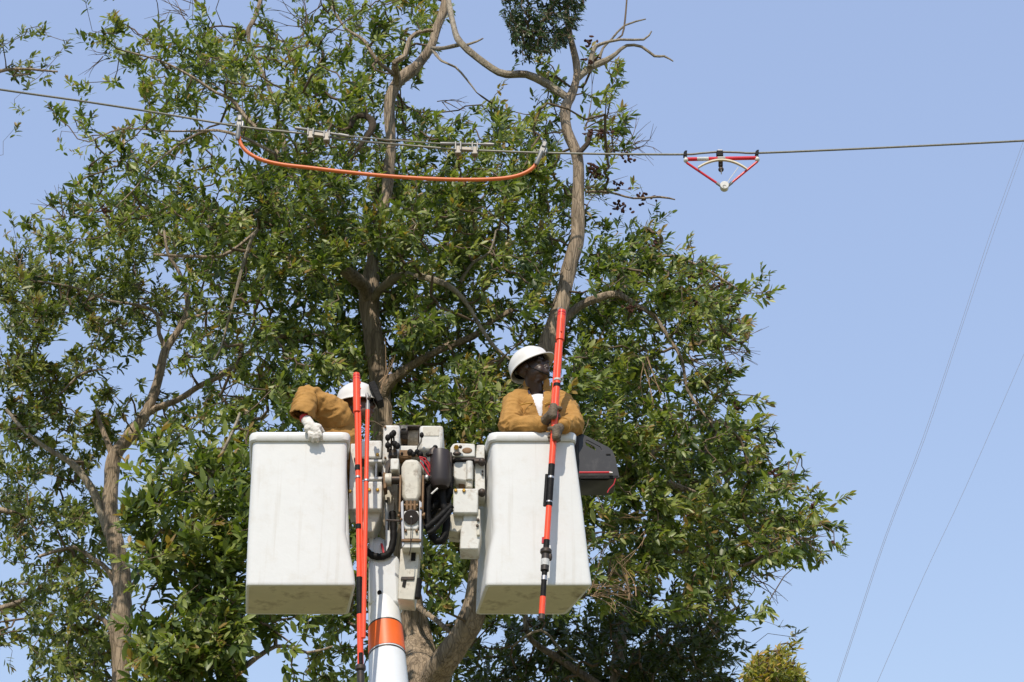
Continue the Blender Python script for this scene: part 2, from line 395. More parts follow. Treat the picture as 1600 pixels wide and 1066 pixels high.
        for k in range(nb, N):
            a = pos[par[k]]; b = pos[k]; d = b-a; L_ = np.linalg.norm(d)
            if L_ < 1e-4: continue
            d = d/L_; h = np.array([0, 0, 1.]) if abs(d[2]) < .9 else np.array([1., 0, 0])
            u = np.cross(d, h); u /= np.linalg.norm(u); w = np.cross(d, u)
            r0 = min(rad[par[k]], rad[k]*1.5); r1 = rad[k]; v0 = len(V)*NS
            V.append(a+(np.outer(ca, u)+np.outer(sa, w))*r0); V.append(b+(np.outer(ca, u)+np.outer(sa, w))*r1)
            for j in range(NS):
                m_ = (j+1) % NS; Fc.append((v0+j, v0+m_, v0+NS+m_, v0+NS+j))
        V = np.concatenate(V); org = V.mean(0); me = bpy.data.meshes.new('twigs'); me.from_pydata((V-org).tolist(), [], Fc)
        me.polygons.foreach_set('use_smooth', [True]*len(me.polygons))
        tag(link_mesh('twigs', me, M['twig'], s.root, org), kind='stuff')
        # leaves
        cen = T.mean(0); LP = []; LD = []; LN = []; LL = []; TI = []
        for n_, i in tips:
            p = pos[n_]; d = p-pos[par[par[n_]]]; d = d/(np.linalg.norm(d)+1e-9)
            out = p-cen; out = out/(np.linalg.norm(out)+1e-9)
            d = d*.7+out*.45+np.array([.18, -.1, up])+rng.normal(0, .22, 3); d /= np.linalg.norm(d)
            nl = int(rng.integers(nleaf[0], nleaf[1]+1)); u, w = perp(Vector(d)); u = np.array(u); w = np.array(w)
            tb = np.clip(rng.normal(.45, .27), 0, .92); a0 = rng.uniform(0, 6.28); sz = rng.uniform(.8, 1.2)
            for j in range(nl):
                f = j/(nl-1); a = a0+j*2.4+rng.normal(0, .3); dv = R(66-48*f)+rng.normal(0, .24)
                dirv = d*math.cos(dv)+(u*math.cos(a)+w*math.sin(a))*math.sin(dv); dirv += np.array([.30, .05, -.10])*rng.uniform(.2, 1.2); dirv[2] += rng.normal(0, .12)
                dirv /= np.linalg.norm(dirv)
                bp = p-d*(1-f)*.19*bunch+rng.normal(0, .006, 3)
                nn = SUNV*.85+d*.45+np.array([0, 0, .15])+rng.normal(0, .48, 3); nn = nn-dirv*nn.dot(dirv); nn /= (np.linalg.norm(nn)+1e-9)
                LP.append(bp); LD.append(dirv); LN.append(nn); LL.append(s.leaf_len*sz*rng.uniform(.6, 1.3)*(1-.25*f)); TI.append(np.clip(tb+.34*(f-.5)+rng.normal(0, .14) + (0.5 if rng.random() < .012 else 0), 0, 1))  # tip leaves paler, inner ones darker: new growth, plus light contrast put into tint
        LP = np.array(LP); LD = np.array(LD); LN = np.array(LN); LL = np.array(LL); TI = np.array(TI)
        # the leaves that show largest are parts of their own
        if leaf_parts:
            camv = np.array([0, 0, CAMZ]); dist = np.linalg.norm(LP-camv, axis=1)
            rel = LP-camv; cd = rel[:, 1]*CT+rel[:, 2]*ST; px = 800+FPX*rel[:, 0]/cd; py = 533-FPX*(rel[:, 2]*CT-rel[:, 1]*ST)/cd
            inside = (px > 5) & (px < 1595) & (py > 5) & (py < 1060) & ~((px > 384) & (px < 560) & (py > 660) & (py < 965)) & ~((px > 560) & (px < 930) & (py > 600) & (py < 965))
            face = np.abs(np.einsum('ij,ij->i', LN, rel/dist[:, None]))
            score = np.where(inside, LL/dist*(.35+face)*(1+.0*dist), 0); sel = np.argsort(-score)[:leaf_parts]
            me = leaf_mesh(1.0, M[s.leafmat]); mask = np.ones(len(LP), bool); mask[sel] = False
            for k in sel:
                o = bpy.data.objects.new('leaf', me[min(2, int(TI[k]*3))]); C.objects.link(o); o.parent = s.root
                dv = Vector(LD[k]); nv = Vector(LN[k]); sv = dv.cross(nv)
                mt = Matrix((sv, dv, nv)).transposed().to_4x4(); mt = Matrix.Translation(Vector(LP[k])-WORLD[s.root.name])@mt@Matrix.Scale(LL[k], 4)
                o.matrix_local = mt
            LP, LD, LN, LL, TI = LP[mask], LD[mask], LN[mask], LL[mask], TI[mask]
        LF, LFC = (LEAF, LFACE) if fine else (LEAF_B, LFACE_B); NLV = len(LF)
        n = len(LP); S = np.cross(LD, LN); W_ = LL*rng.uniform(.16, .215, n); cu = rng.uniform(.02, .22, n)*LL
        Vv = np.zeros((n, NLV, 3))
        for k, (l, sd_, fold, c) in enumerate(LF):
            Vv[:, k] = LP+LD*(LL*l)[:, None]+S*(W_*sd_)[:, None]+LN*(W_*fold-cu*c)[:, None]
        org = LP.mean(0); co = (Vv.reshape(-1, 3)-org).astype(np.float32)
        loops = np.array([i for f in LFC for i in f]); tot = [len(f) for f in LFC]
        li = (loops[None, :]+NLV*np.arange(n)[:, None]).reshape(-1).astype(np.int32)
        me = bpy.data.meshes.new('crown'); me.vertices.add(n*NLV); me.vertices.foreach_set('co', co.reshape(-1))
        me.loops.add(len(li)); me.loops.foreach_set('vertex_index', li)
        nf = len(LFC)*n; me.polygons.add(nf)
        st = np.concatenate([[0], np.cumsum(np.tile(tot, n))[:-1]]).astype(np.int32)
        me.polygons.foreach_set('loop_start', st); me.polygons.foreach_set('loop_total', np.tile(tot, n).astype(np.int32))
        me.update(calc_edges=True); me.validate()
        me.polygons.foreach_set('use_smooth', [True]*nf)
        at_ = me.attributes.new('tint', 'FLOAT', 'POINT'); at_.data.foreach_set('value', np.repeat(TI, NLV).astype(np.float32))
        tag(link_mesh('crown', me, M[s.leafmat], s.root, org), kind='stuff')
        s.nleaves = n
        print(s.name, 'sprigs', len(T), 'leaves', n, 'tris', n*14)
# leaf outline: (along, side, fold, curl)
LEAF = [(0, 0, 0, 0), (.20, -.66, .2, .04), (.20, 0, 0, .04), (.20, .66, .2, .04), (.50, -1., .28, .25), (.50, 0, 0, .25), (.50, 1., .28, .25), (.80, -.62, .16, .64), (.80, 0, 0, .64), (.80, .62, .16, .64), (1, 0, 0, 1)]
LFACE = [(0, 2, 1), (0, 3, 2), (1, 2, 5, 4), (2, 3, 6, 5), (4, 5, 8, 7), (5, 6, 9, 8), (7, 8, 10), (8, 9, 10)]
LEAF_B = [(0, 0, 0, 0), (.28, -.85, .22, .08), (.28, 0, 0, .08), (.28, .85, .22, .08), (.68, -.85, .2, .46), (.68, 0, 0, .46), (.68, .85, .2, .46), (1, 0, 0, 1)]
LFACE_B = [(0, 2, 1), (0, 3, 2), (1, 2, 5, 4), (2, 3, 6, 5), (4, 5, 7), (5, 6, 7)]
def leaf_mesh(L_, m):
    out = []
    for k, tnt in enumerate((.25, .5, .75)):
        W_ = .175*L_; cu = .1
        me = bpy.data.meshes.new('leaf'); me.from_pydata([(sd_*W_, l, W_*fo-cu*c) for l, sd_, fo, c in LEAF], [], LFACE)
        me.polygons.foreach_set('use_smooth', [True]*len(LFACE)); me.materials.append(m)
        a = me.attributes.new('tint', 'FLOAT', 'POINT'); a.data.foreach_set('value', [tnt]*len(LEAF)); out.append(me)
    return out

A = Tree('tall_tree', 'tall forked tree with glossy green leaves behind the two white buckets', 'tree', 18.0, 2.2, 'leaf', .108)
A.limb([(668, 1130, 92, 18.0), (664, 1090, 88, 18.0), (660, 1060, 62, 18.0), (650, 1010, 54), (638, 950, 50), (622, 880, 44), (606, 780, 40), (600, 690, 38), (592, 596, 32), (584, 522, 29), (577, 461, 29), (584, 404, 20),
        (588, 367, 18), (600, 320, 17), (606, 287, 17), (611, 230, 16), (611, 189, 17), (611, 152, 17), (623, 125, 18), (650, 105, 15), (674, 74, 13), (684, 40, 13), (694, 17, 12), (701, -10, 11), (706, -60, 8)], ground=True, part='trunk', hide=[(205, 270), (300, 425), (575, 700)], Y=18.5)
A.limb([(664, 1150, 50, 18.0), (668, 1100, 50, 17.95), (681, 1062, 45, 17.8), (696, 1035, 42, 17.6), (718, 1000, 40, 17.5), (738, 955, 39), (748, 890, 36), (762, 800, 34), (795, 690, 32), (835, 590, 30), (857, 542, 29), (873, 495, 27), (881, 455, 24), (889, 411, 23), (900, 367, 22), (903, 320, 20), (903, 287, 18.5),
        (901, 243, 17.5), (887, 203, 16), (884, 169, 16), (891, 152, 16), (900, 125, 12), (901, 98, 11), (890, 51, 9), (886, 20, 8), (884, -30, 6)], Y=17.4, part='trunk')
A.limb([(893, 155, 12), (881, 149, 13), (851, 128, 12.5), (822, 115, 12), (800, 115, 12), (778, 112, 12), (745, 90, 11), (721, 68, 10), (709, 44, 9, 17.8), (702, 7, 9, 18.2), (698, -30, 8, 18.45)], Y=17.45, m='bark_pale')
A.limb([(902, 122, 10), (925, 103, 9), (945, 95, 8), (962, 84, 6), (979, 71, 5), (1003, 73, 4.5), (1023, 88, 4), (1038, 88, 3.5), (1052, 96, 2)], Y=17.4, m='bark_pale')
A.limb([(922, 104, 8), (927, 78, 7), (938, 69, 5), (969, 62, 4), (1006, 62, 3.5), (1018, 49, 2)], Y=17.35, m='bark_pale')
A.limb([(937, 90, 4), (942, 75, 4), (955, 62, 3.5), (976, 40, 3), (1009, 30, 2)], Y=17.5, m='bark_pale')
A.limb([(955, 65, 3), (972, 55, 3), (978, 20, 3), (980, -10, 2.5)], Y=17.5, m='twig')
A.limb([(617, 140, 13, 18.5), (620, 120, 12, 18.4), (617, 98, 10), (633, 88, 9), (640, 61, 8), (657, 49, 7), (677, 47, 6)], Y=18.2)
A.limb([(580, 480, 22, 18.5), (570, 450, 21, 18.35), (553, 434, 20, 18.1), (532, 415, 17, 17.9), (524, 398, 13, 17.9)], Y=18.0, hide=[(380, 425)])
A.limb([(532, 415, 17), (515, 380, 14), (500, 340, 11), (480, 300, 9), (455, 270, 8), (430, 235, 7), (382, 182, 6)], Y=18.5, vis=False)
A.limb([(400, 200, 6), (382, 182, 6.5), (361, 155, 6), (338, 145, 5), (300, 120, 4), (250, 95, 3), (195, 80, 2.5)], Y=17.6)
A.limb([(430, 240, 6), (380, 215, 5), (328, 204, 4), (284, 223, 3.5), (236, 263, 3), (215, 290, 2.5), (175, 330, 2)], Y=17.5)
A.limb([(328, 204, 3.5), (270, 205, 3), (190, 202, 2.5), (140, 222, 2)], Y=17.4)
A.limb([(455, 270, 8), (425, 150, 6), (388, 60, 6), (400, 24, 7), (415, -30, 6)], Y=18.9, vis=False)
A.limb([(618, 118, 7, 18.4), (589, 95, 6), (569, 64, 5), (540, 45, 4), (518, 10, 3)], Y=17.9)
A.limb([(582, 475, 15, 18.5), (592, 455, 14, 18.3), (605, 443, 13, 18.0), (622, 431, 11, 17.7), (650, 430, 10, 17.4), (700, 445, 8.5), (730, 475, 7), (750, 510, 6), (775, 545, 5), (797, 562, 3.5)], Y=17.2, m='bark_pale')
A.limb([(594, 640, 20, 18.5), (604, 605, 18, 18.4), (640, 572, 15, 18.2), (690, 545, 12), (740, 525, 11), (770, 500, 9), (800, 485, 8)], Y=18.1)
A.limb([(720, 440, 6), (740, 410, 5), (765, 395, 4), (775, 360, 3)], Y=17.6, m='bark_pale')
A.limb([(862, 545, 18), (880, 503, 14), (905, 478, 13), (935, 465, 11), (965, 460, 10), (992, 476, 8), (1020, 492, 7), (1045, 530, 6), (1065, 560, 5.5), (1075, 610, 5), (1095, 640, 4), (1110, 660, 3)], Y=17.7)
A.limb([(965, 460, 9), (985, 440, 7), (1010, 410, 6), (1050, 400, 5), (1100, 420, 4), (1150, 450, 3)], Y=18.2, vis=False)
A.limb([(760, 810, 22), (820, 760, 18), (900, 720, 15), (980, 740, 12), (1060, 760, 10), (1130, 790, 8), (1200, 800, 6), (1260, 820, 4)], Y=18.4, vis=False)
A.limb([(980, 740, 9), (1060, 680, 8), (1130, 660, 6), (1190, 690, 4)], Y=18.2, vis=False)
A.limb([(405, 358, 6), (395, 372, 6), (378, 420, 5.5), (362, 480, 5), (352, 520, 4), (345, 545, 3.5), (335, 562, 3)], Y=17.2, m='bark_pale')
A.limb([(500, 350, 9), (450, 335, 8), (405, 358, 6)], Y=18.4, vis=False)
A.limb([(405, 358, 5), (350, 398, 6), (290, 400, 5), (240, 398, 4)], Y=17.6)
A.limb([(674, 76, 5, 18.4), (690, 95, 4), (712, 105, 3.5), (730, 125, 3), (745, 145, 2)], Y=17.8, m='bark_pale')
A.limb([(720, 70, 6), (690, 76, 6, 17.9), (674, 75, 5, 18.4)], Y=17.6, m='bark_pale')
A.limb([(730, 70, 4), (745, 65, 3.5), (755, 60, 2)], Y=17.4, m='bark_pale')
A.limb([(903, 240, 8), (918, 225, 8), (921, 210, 8), (924, 204, 7)], Y=17.3, m='deadwood')
A.limb([(914, 300, 5), (950, 300, 4), (990, 310, 3), (1030, 308, 3), (1055, 312, 2)], Y=17.5)
A.limb([(548, 200, 8), (552, 188, 9), (562, 182, 10), (575, 184, 11), (583, 194, 12), (580, 208, 11), (566, 226, 7), (556, 238, 4)], Y=17.0, m='deadwood')
A.limb([(640, 935, 10, 18.4), (655, 950, 9, 18.2), (675, 965, 8, 17.9), (700, 985, 8, 17.6), (720, 996, 7, 17.5)], Y=17.8)

B = Tree('slender_tree', 'slender forked tree with pale brown trunk left of the buckets', 'tree', 21.0, 1.8, 'leaf2', .112)
B.limb([(186, 1110, 31), (187, 1040, 30), (192, 960, 28), (190, 900, 28), (181, 850, 27), (174, 800, 25), (174, 760, 23), (178, 715, 23), (195, 690, 20), (215, 665, 17), (231, 640, 15), (240, 618, 14), (250, 585, 13), (258, 550, 13), (270, 530, 11), (285, 505, 11), (293, 485, 10), (290, 455, 8), (280, 425, 6), (262, 395, 5), (255, 350, 3)], ground=True, part='trunk')
B.limb([(228, 648, 12), (245, 638, 11), (280, 625, 10), (310, 605, 9), (340, 590, 8.5), (370, 570, 8), (395, 545, 7), (420, 525, 6), (440, 505, 5), (470, 470, 4)])
B.limb([(260, 545, 8), (248, 520, 7), (247, 500, 6), (238, 485, 6), (205, 475, 5), (170, 470, 4), (120, 450, 3.5), (60, 440, 3)])
B.limb([(172, 835, 16), (160, 800, 14), (150, 775, 14), (135, 752, 13), (110, 725, 11), (70, 700, 8), (40, 675, 6), (10, 640, 5)], m='bark_pale')
B.limb([(178, 718, 12), (168, 690, 9), (157, 665, 7), (150, 640, 4)])
B.limb([(190, 940, 9), (168, 890, 8), (140, 870, 7), (115, 855, 6), (60, 870, 4)])
B.limb([(196, 938, 8), (210, 912, 8), (225, 880, 7), (238, 840, 6), (236, 780, 5)])
B.limb([(100, 610, 4), (120, 590, 4), (140, 580, 3.5), (165, 577, 2)], Y=20.6)
B.limb([(285, 505, 6), (320, 490, 5), (360, 490, 4), (390, 485, 3)], Y=20.8)
B.limb([(188, 1010, 8), (165, 970, 7), (140, 960, 5)], vis=False)

F_ = Tree('edge_tree', 'dark leafy tree reaching in from the far left edge', 'tree', 24.5, 1.5, 'leaf2', .12)
F_.limb([(-160, 1200, 50), (-150, 900, 44), (-140, 600, 36), (-120, 350, 28), (-90, 180, 18), (-40, 130, 10), (0, 112, 6), (40, 108, 4), (90, 112, 3)], ground=True, part='trunk')
F_.limb([(-150, 1000, 24), (-60, 960, 14), (0, 950, 9), (40, 935, 6)])
F_.limb([(-145, 820, 20), (-60, 790, 12), (20, 800, 6)])

G = Tree('leafy_sapling', 'broad-leaved young tree beside the left bucket', 'tree', 15.6, .8, 'leaf', .135)
G.limb([(380, 1260, 26), (365, 1120, 20), (352, 1000, 15), (345, 900, 11), (335, 810, 8), (325, 730, 5)], ground=True, part='trunk', vis=False)
G.limb([(352, 1000, 9), (300, 930, 7), (265, 880, 5), (235, 850, 3)], vis=False)
G.limb([(360, 1060, 9), (430, 1010, 7), (480, 1020, 4), (520, 1010, 3)], vis=False)
G.limb([(330, 740, 5), (350, 700, 6), (365, 670, 5), (375, 645, 4)], vis=True, m='bark_pale')

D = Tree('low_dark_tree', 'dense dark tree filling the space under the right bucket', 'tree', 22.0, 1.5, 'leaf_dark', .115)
D.limb([(985, 1260, 40), (975, 1130, 32), (965, 1050, 24), (975, 980, 16), (1000, 920, 9)], ground=True, part='trunk', vis=False)
D.limb([(970, 1090, 18), (1050, 1020, 12), (1110, 980, 8), (1150, 950, 4)], vis=False)
D.limb([(972, 1100, 18), (890, 1040, 12), (830, 1000, 9), (820, 960, 7)], vis=True)
D.limb([(800, 1010, 4), (845, 985, 4), (880, 1020, 3), (905, 1035, 2)], vis=True, Y=20.5, m='bark_pale')

E = Tree('yellowing_tree', 'yellow-green rounded treetop at the bottom right', 'tree', 16.0, .5, 'leaf_yellow', .072)
E.limb([(1195, 1330, 24), (1195, 1180, 18), (1200, 1090, 12), (1205, 1040, 6)], ground=True, part='trunk', vis=False)

for _ in range(420):
    yy = random.uniform(-60, 1100); F_.sprig(-random.triangular(0, 330, 120), yy, 24.5+random.uniform(-1.8, 1.8))
trees = dict(A=A, B=B, F=F_, G=G, D=D)
pend = {}
KD = dict(A=3.5, B=3.7, F=3.6, G=1.9, D=3.6)
for r in range(-2, 29):
    row = DENS[min(max(r, 0), 26)]
    for c in range(33):
        d = int(row[c])
        if d == 0: continue
        if r < 0: d *= .7
        for _ in range(99):
            k = owner(c, max(r, 0)); t = trees[k]
            if k == 'F' and c == 0 and random.random() < .5: t.sprig(-random.uniform(0, 160), (r+random.random())*CELL, t.Y+random.uniform(-t.spread, t.spread))
            break
        n = (d/9)**2.0*9.4*KD[k]; n = int(n)+(random.random() < n-int(n))
        for _ in range(n):
            k = owner(c, max(r, 0)); t = trees[k]
            px = (c+random.random())*CELL; py = (r+random.random())*CELL
            # fine clumping inside the cell
            for _try in range(3):
                if noise.noise(Vector((px/46., py/46., ord(k)*3.1))) > -.05+random.gauss(0, .18): break
                px = (c+random.random())*CELL; py = (r+random.random())*CELL
            Y = t.Y+random.uniform(-t.spread, t.spread)
            if k == 'A' and px > 950: Y += .6
            pend.setdefault(k, []).append((px, py, Y, d))
for k, lst in pend.items():
    t = trees[k]; i = 0
    while i < len(lst):
        px, py, Y, d = lst[i]; m_ = random.choice((2, 3, 4, 5)) if d > 2 else 1
        sc = 27 if d > 4 else 16
        for j in range(m_):
            if i >= len(lst): break
            if abs(lst[i][0]-px) < 90 and abs(lst[i][1]-py) < 60:
                # sprigs of one clump share a bough: a cap over its upper, sunny side
                a = random.uniform(0, 6.28); q = random.random()**.6
                t.sprig(px+sc*q*math.cos(a), py+sc*.75*q*math.sin(a), Y-.16*random.random())
            else: t.sprig(*lst[i][:3])
            i += 1
for _ in range(520):
    a = random.uniform(0, 6.28); q = random.random()**.5
    E.sprig(1208+54*q*math.cos(a), 1088+76*q*math.sin(a), 16+random.uniform(-.5, .5))
for _ in range(7): E.sprig(1235+random.gauss(0, 9), 1000+random.gauss(0, 10), 16+random.uniform(-.2, .2))
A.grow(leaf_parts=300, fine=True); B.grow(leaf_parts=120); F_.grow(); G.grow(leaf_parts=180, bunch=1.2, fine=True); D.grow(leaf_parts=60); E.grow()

# dense dark parasitic clump at the top of the bare stem
K = Tree('mistletoe_clump', 'dense dark leafy clump hanging around the bare branch at the top', 'plant', 17.3, .6, 'leaf_mist', .062)
K.limb([(884, -40, 6), (870, 0, 5), (850, 30, 4), (830, 50, 3)], vis=False, part='stem', m='twig')
for _ in range(620):
    a = random.uniform(0, 6.28); q = random.random()**.4
    x = 848+66*q*math.cos(a); y = 5+80*q*math.sin(a)
    if y > 45+.25*(x-790) + 38: continue
    K.sprig(x, y, 17.3+random.uniform(-.5, .5))
for _ in range(10): K.sprig(815+random.gauss(0, 12), 80+random.gauss(0, 8), 17.3)
for _ in range(6): K.sprig(828+random.gauss(0, 4), 95+random.gauss(0, 5), 17.3)
K.grow(nleaf=(9, 13), bunch=.7, up=-.1)
WORLD[K.root.name] = Vector(K.root.location)

# bare twigs, dry twigs and seed pods of the tall tree
def fans(specs, name, m, r0=.006, depthY=17.4):
    mb = MB()
    for (x, y, ang, spread, ln, n, Y) in specs:
        for _ in range(n):
            a = R(ang+random.gauss(0, spread)); L_ = ln*random.uniform(.5, 1.15); px, py = x+random.gauss(0, 4), y+random.gauss(0, 4)
            pts = []; yy = Y+random.uniform(-.15, .15); da = random.gauss(0, .12); dy = random.gauss(0, .05)
            for k in range(6):
                pts.append(at(px, py, yy)); px += math.cos(a)*L_/5; py -= math.sin(a)*L_/5; a += da+random.gauss(0, .14); yy += dy
            mb.tube(pts, [r0*(1-.15*k) for k in range(6)], 4)
            if random.random() < .8:
                q = pts[3]; e = (pts[4]-pts[3])*1.8+Vector((random.gauss(0, .05), random.gauss(0, .05), random.gauss(0, .05)))
                mb.tube([q, q+e*.6, q+e*1.1], [r0*.5, r0*.4, r0*.25], 4)
    o = mb.build(name, M[m], A.root, smooth=True); tag(o, kind='stuff'); return o
fans([(915, 205, 20, 25, 110, 9, 17.4), (950, 235, 25, 25, 80, 8, 17.5), (985, 230, 50, 30, 50, 6, 17.5), (915, 300, 10, 30, 70, 6, 17.4), (290, 25, 140, 30, 60, 6, 17.5), (170, 85, 190, 20, 45, 5, 17.5), (480, 40, 150, 40, 80, 10, 17.6),
      (560, 40, 120, 35, 60, 8, 17.6), (1080, 560, -40, 30, 90, 10, 17.5), (1060, 520, 10, 35, 90, 9, 17.5), (1130, 540, -20, 40, 60, 7, 17.6), (100, 340, 150, 30, 50, 5, 17.5), (545, 250, 60, 20, 70, 7, 17.0), (540, 250, 30, 15, 60, 4, 17.0),
      (690, 160, 40, 50, 50, 4, 17.5), (1250, 840, -10, 30, 60, 5, 18), (1180, 900, -15, 35, 60, 6, 18)], 'bare_twigs', 'twig', .0065)
fans([(925, 925, 25, 35, 75, 16, 16.5), (985, 930, 130, 40, 70, 12, 16.5), (960, 830, 190, 30, 90, 10, 16.8), (1030, 800, 200, 30, 90, 8, 16.8), (1000, 690, -80, 25, 90, 7, 17), (720, 640, 60, 30, 90, 9, 16.4), (770, 640, 70, 25, 80, 8, 16.5),
      (600, 600, 80, 30, 80, 6, 16.6), (690, 640, 30, 20, 60, 4, 16.6), (1090, 940, -50, 30, 70, 6, 17.5), (1010, 560, -90, 20, 70, 6, 17.2)], 'dry_twigs', 'drytwig', .0055)
mb = MB()
for (x, y, n, s_) in [(1003, 310, 16, 14), (970, 325, 16, 13), (945, 208, 14, 8), (980, 243, 12, 9), (925, 262, 12, 9), (935, 275, 12, 10), (965, 290, 12, 9), (917, 65, 12, 8), (920, 95, 8, 6), (923, 207, 8, 5), (1015, 380, 10, 9), (1080, 430, 14, 14), (1050, 450, 12, 14),
                      (1120, 445, 14, 14), (1090, 480, 12, 15), (1130, 470, 12, 12), (990, 480, 12, 14), (1100, 600, 10, 10), (1140, 580, 8, 7), (1200, 465, 6, 4), (1210, 740, 10, 8), (1270, 790, 8, 7), (1300, 850, 6, 6), (1080, 800, 8, 8), (1140, 860, 10, 12), (165, 328, 10, 9), (640, 595, 6, 5), (1150, 640, 8, 9)]:
    for _ in range(n):
        p = at(x+random.gauss(0, s_*.6), y+random.gauss(0, s_*.45), 17.2+random.uniform(-.15, .1)+(.6 if x > 1000 else 0))
        q = Matrix.Rotation(random.uniform(0, 6), 3, Vector((random.gauss(0, 1), random.gauss(0, 1), random.gauss(0, 1))).normalized())
        mb.ell(p, (.028*random.uniform(.6, 1.2), .011, .018*random.uniform(.6, 1.2)), q, 5, 4)
tag(mb.build('seed_pods', M['pod'], A.root), kind='stuff')

# ------------------------------------------------------------------ aerial lift
LIFT = empty('aerial_lift', (-.9, 11.0, 0), 'white insulated aerial lift with two square buckets and a jib winch', 'aerial lift')
def rring(c4, z, r=.05, n=5):
    "rounded four-corner ring at height z (corners FL FR BR BL as (x, y))"
    out = []
    for i in range(4):
        p = Vector((*c4[i], z)); a = Vector((*c4[i-1], z)); b = Vector((*c4[(i+1) % 4], z))
        pa = p+(a-p).normalized()*r; pb = p+(b-p).normalized()*r
        for k in range(n):
            t = k/(n-1); out.append(pa*(1-t)**2+p*2*t*(1-t)+pb*t*t)
    return out
def offs(c4, d):
    cx = sum(p[0] for p in c4)/4; cy = sum(p[1] for p in c4)/4
    return [(p[0]+d*(1 if p[0] > cx else -1), p[1]+d*(1 if p[1] > cy else -1)) for p in c4]
def bucket(levels, label, rim_z=(6.945, 7.012)):
    "levels: (z, FLx, FRx, BRx, BLx), bottom first"
    YF, YB = 12.0, 12.6
    c = [(z, [(a, YF), (b, YF), (d, YB), (e, YB)]) for z, a, b, d, e in levels]
    mb = MB(); rings = []
    z0, c0 = c[0]
    rings.append(rring(offs(c0, -.022), z0+.005, .04)); rings.append(rring(offs(c0, -.017), z0-.001, .043)); rings.append(rring(offs(c0, -.009), z0, .034)); rings.append(rring(offs(c0, -.003), z0+.003, .036)); rings.append(rring(c0, z0+.010, .038)); rings.append(rring(c0, z0+.022, .038))
    for z, q in c[1:]: rings.append(rring(q, z, .038))
    zt, ct = c[-1]
    rings.append(rring(offs(ct, -.012), zt+.004, .045))
    rings.append(rring(offs(c0, -.03), z0+.05, .04))
    mb.loft(rings, False, True)
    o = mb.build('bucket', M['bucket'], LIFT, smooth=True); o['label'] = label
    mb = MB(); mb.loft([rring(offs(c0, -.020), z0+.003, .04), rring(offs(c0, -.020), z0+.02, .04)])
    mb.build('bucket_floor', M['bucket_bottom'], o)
    # rolled rim
    prof = [(-.014, rim_z[0]+.01), (.002, rim_z[0]-.002), (.014, rim_z[0]-.004), (.022, rim_z[0]+.006), (.024, rim_z[1]-.022), (.018, rim_z[1]-.006), (.004, rim_z[1]), (-.018, rim_z[1]-.002), (-.022, rim_z[1]-.012)]
    MB().loft([rring(offs(ct, d), z, .06) for d, z in prof], False, False).build('rim', M['bucket'], o, smooth=True)
    return o
ZB = 5.91
bk_l = bucket([(ZB, -1.754, -1.030, -1.121, -1.829), (6.02, -1.757, -1.043, -1.126, -1.830), (6.16, -1.760, -1.078, -1.150, -1.832), (6.29, -1.763, -1.108, -1.175, -1.835), (6.5, -1.765, -1.112, -1.180, -1.838), (6.985, -1.772, -1.126, -1.195, -1.842)], 'left bucket with a gloved hand on its rim')
bk_r = bucket([(ZB, -.173, .533, .374, -.252), (6.02, -.168, .522, .368, -.250), (6.16, -.148, .509, .361, -.246), (6.29, -.124, .497, .357, -.242), (6.5, -.130, .477, .35, -.24), (6.985, -.136, .425, .325, -.235)], 'right bucket with a man leaning on its rim')

def part(name, m, fn, bevel=.006, parent=LIFT, smooth=False):
    mb = MB(); fn(mb); return mb.build(name, M[m], parent, bevel=bevel, smooth=smooth)
def bolts(parent, pts, Y, r=.012, m='brass'):
    for x, y in pts:
        p = at(x, y, Y); MB().tube([p+Vector((0, .01, 0)), p+Vector((0, -.012, 0)), p+Vector((0, -.016, 0))], [r, r, r*.7], 6).build('bolt', M[m], parent)

# boom
bp = [(596, 852, 30, 12.44), (597, 880, 42, 12.40), (599, 925, 47, 12.35), (601, 965, 51, 12.28), (604, 1010, 56, 12.20), (607, 1066, 62, 12.08), (613, 1200, 78, 11.8), (622, 1500, 110, 11.1), (640, 2000, 170, 10.0)]
BP = [at(x, y, Y) for x, y, w, Y in bp]; BR = [w/ppm(y, Y)/2 for x, y, w, Y in bp]
boom = MB().tube(BP, BR, 32).build('boom', M['boom'], LIFT, smooth=True); boom['label'] = 'white round boom rising between the buckets'
def boom_at(py):
    for i in range(len(bp)-1):
        if bp[i][1] <= py <= bp[i+1][1]:
            f = (py-bp[i][1])/(bp[i+1][1]-bp[i][1]); return BP[i].lerp(BP[i+1], f), BR[i]+(BR[i+1]-BR[i])*f
q0, r0 = boom_at(984); q1, r1 = boom_at(1023)
MB().tube([q0, q1], [r0+.003, r1+.003], 32, False).build('orange_band', M['band'], boom, smooth=True)
for py in (981, 1026):
    q0, r0 = boom_at(py); q1, r1 = boom_at(py+2.2)
    MB().tube([q0, q1], [r0+.002, r1+.002], 32, False).build('band_edge', M['dark'], boom, smooth=True)
# square steel tip with side arms
part('boom_tip', 'boom', lambda b: (b.prism([(576, 880), (582, 866), (622, 866), (624, 880), (627, 945), (575, 945)], 12.22, .22)), .03, boom)
part('boom_arm', 'boom', lambda b: b.prism([(600, 780), (607, 780), (613, 880), (604, 880)], 12.25, .06), .006, boom)
part('boom_arm', 'boom', lambda b: b.prism([(577, 790), (583, 790), (584, 880), (577, 880)], 12.25, .06), .006, boom)
part('cap', 'boom', lambda b: b.ell(at(590, 860, 12.33), (.072, .08, .09)), 0, boom, True)
MB().cyl(at(593, 926, 12.215), at(593, 926, 12.26), .016).build('hole', M['black'], boom)
MB().cyl(at(596, 850, 12.24), at(600, 866, 12.22), .008).build('red_hose', M['redhose'], boom)

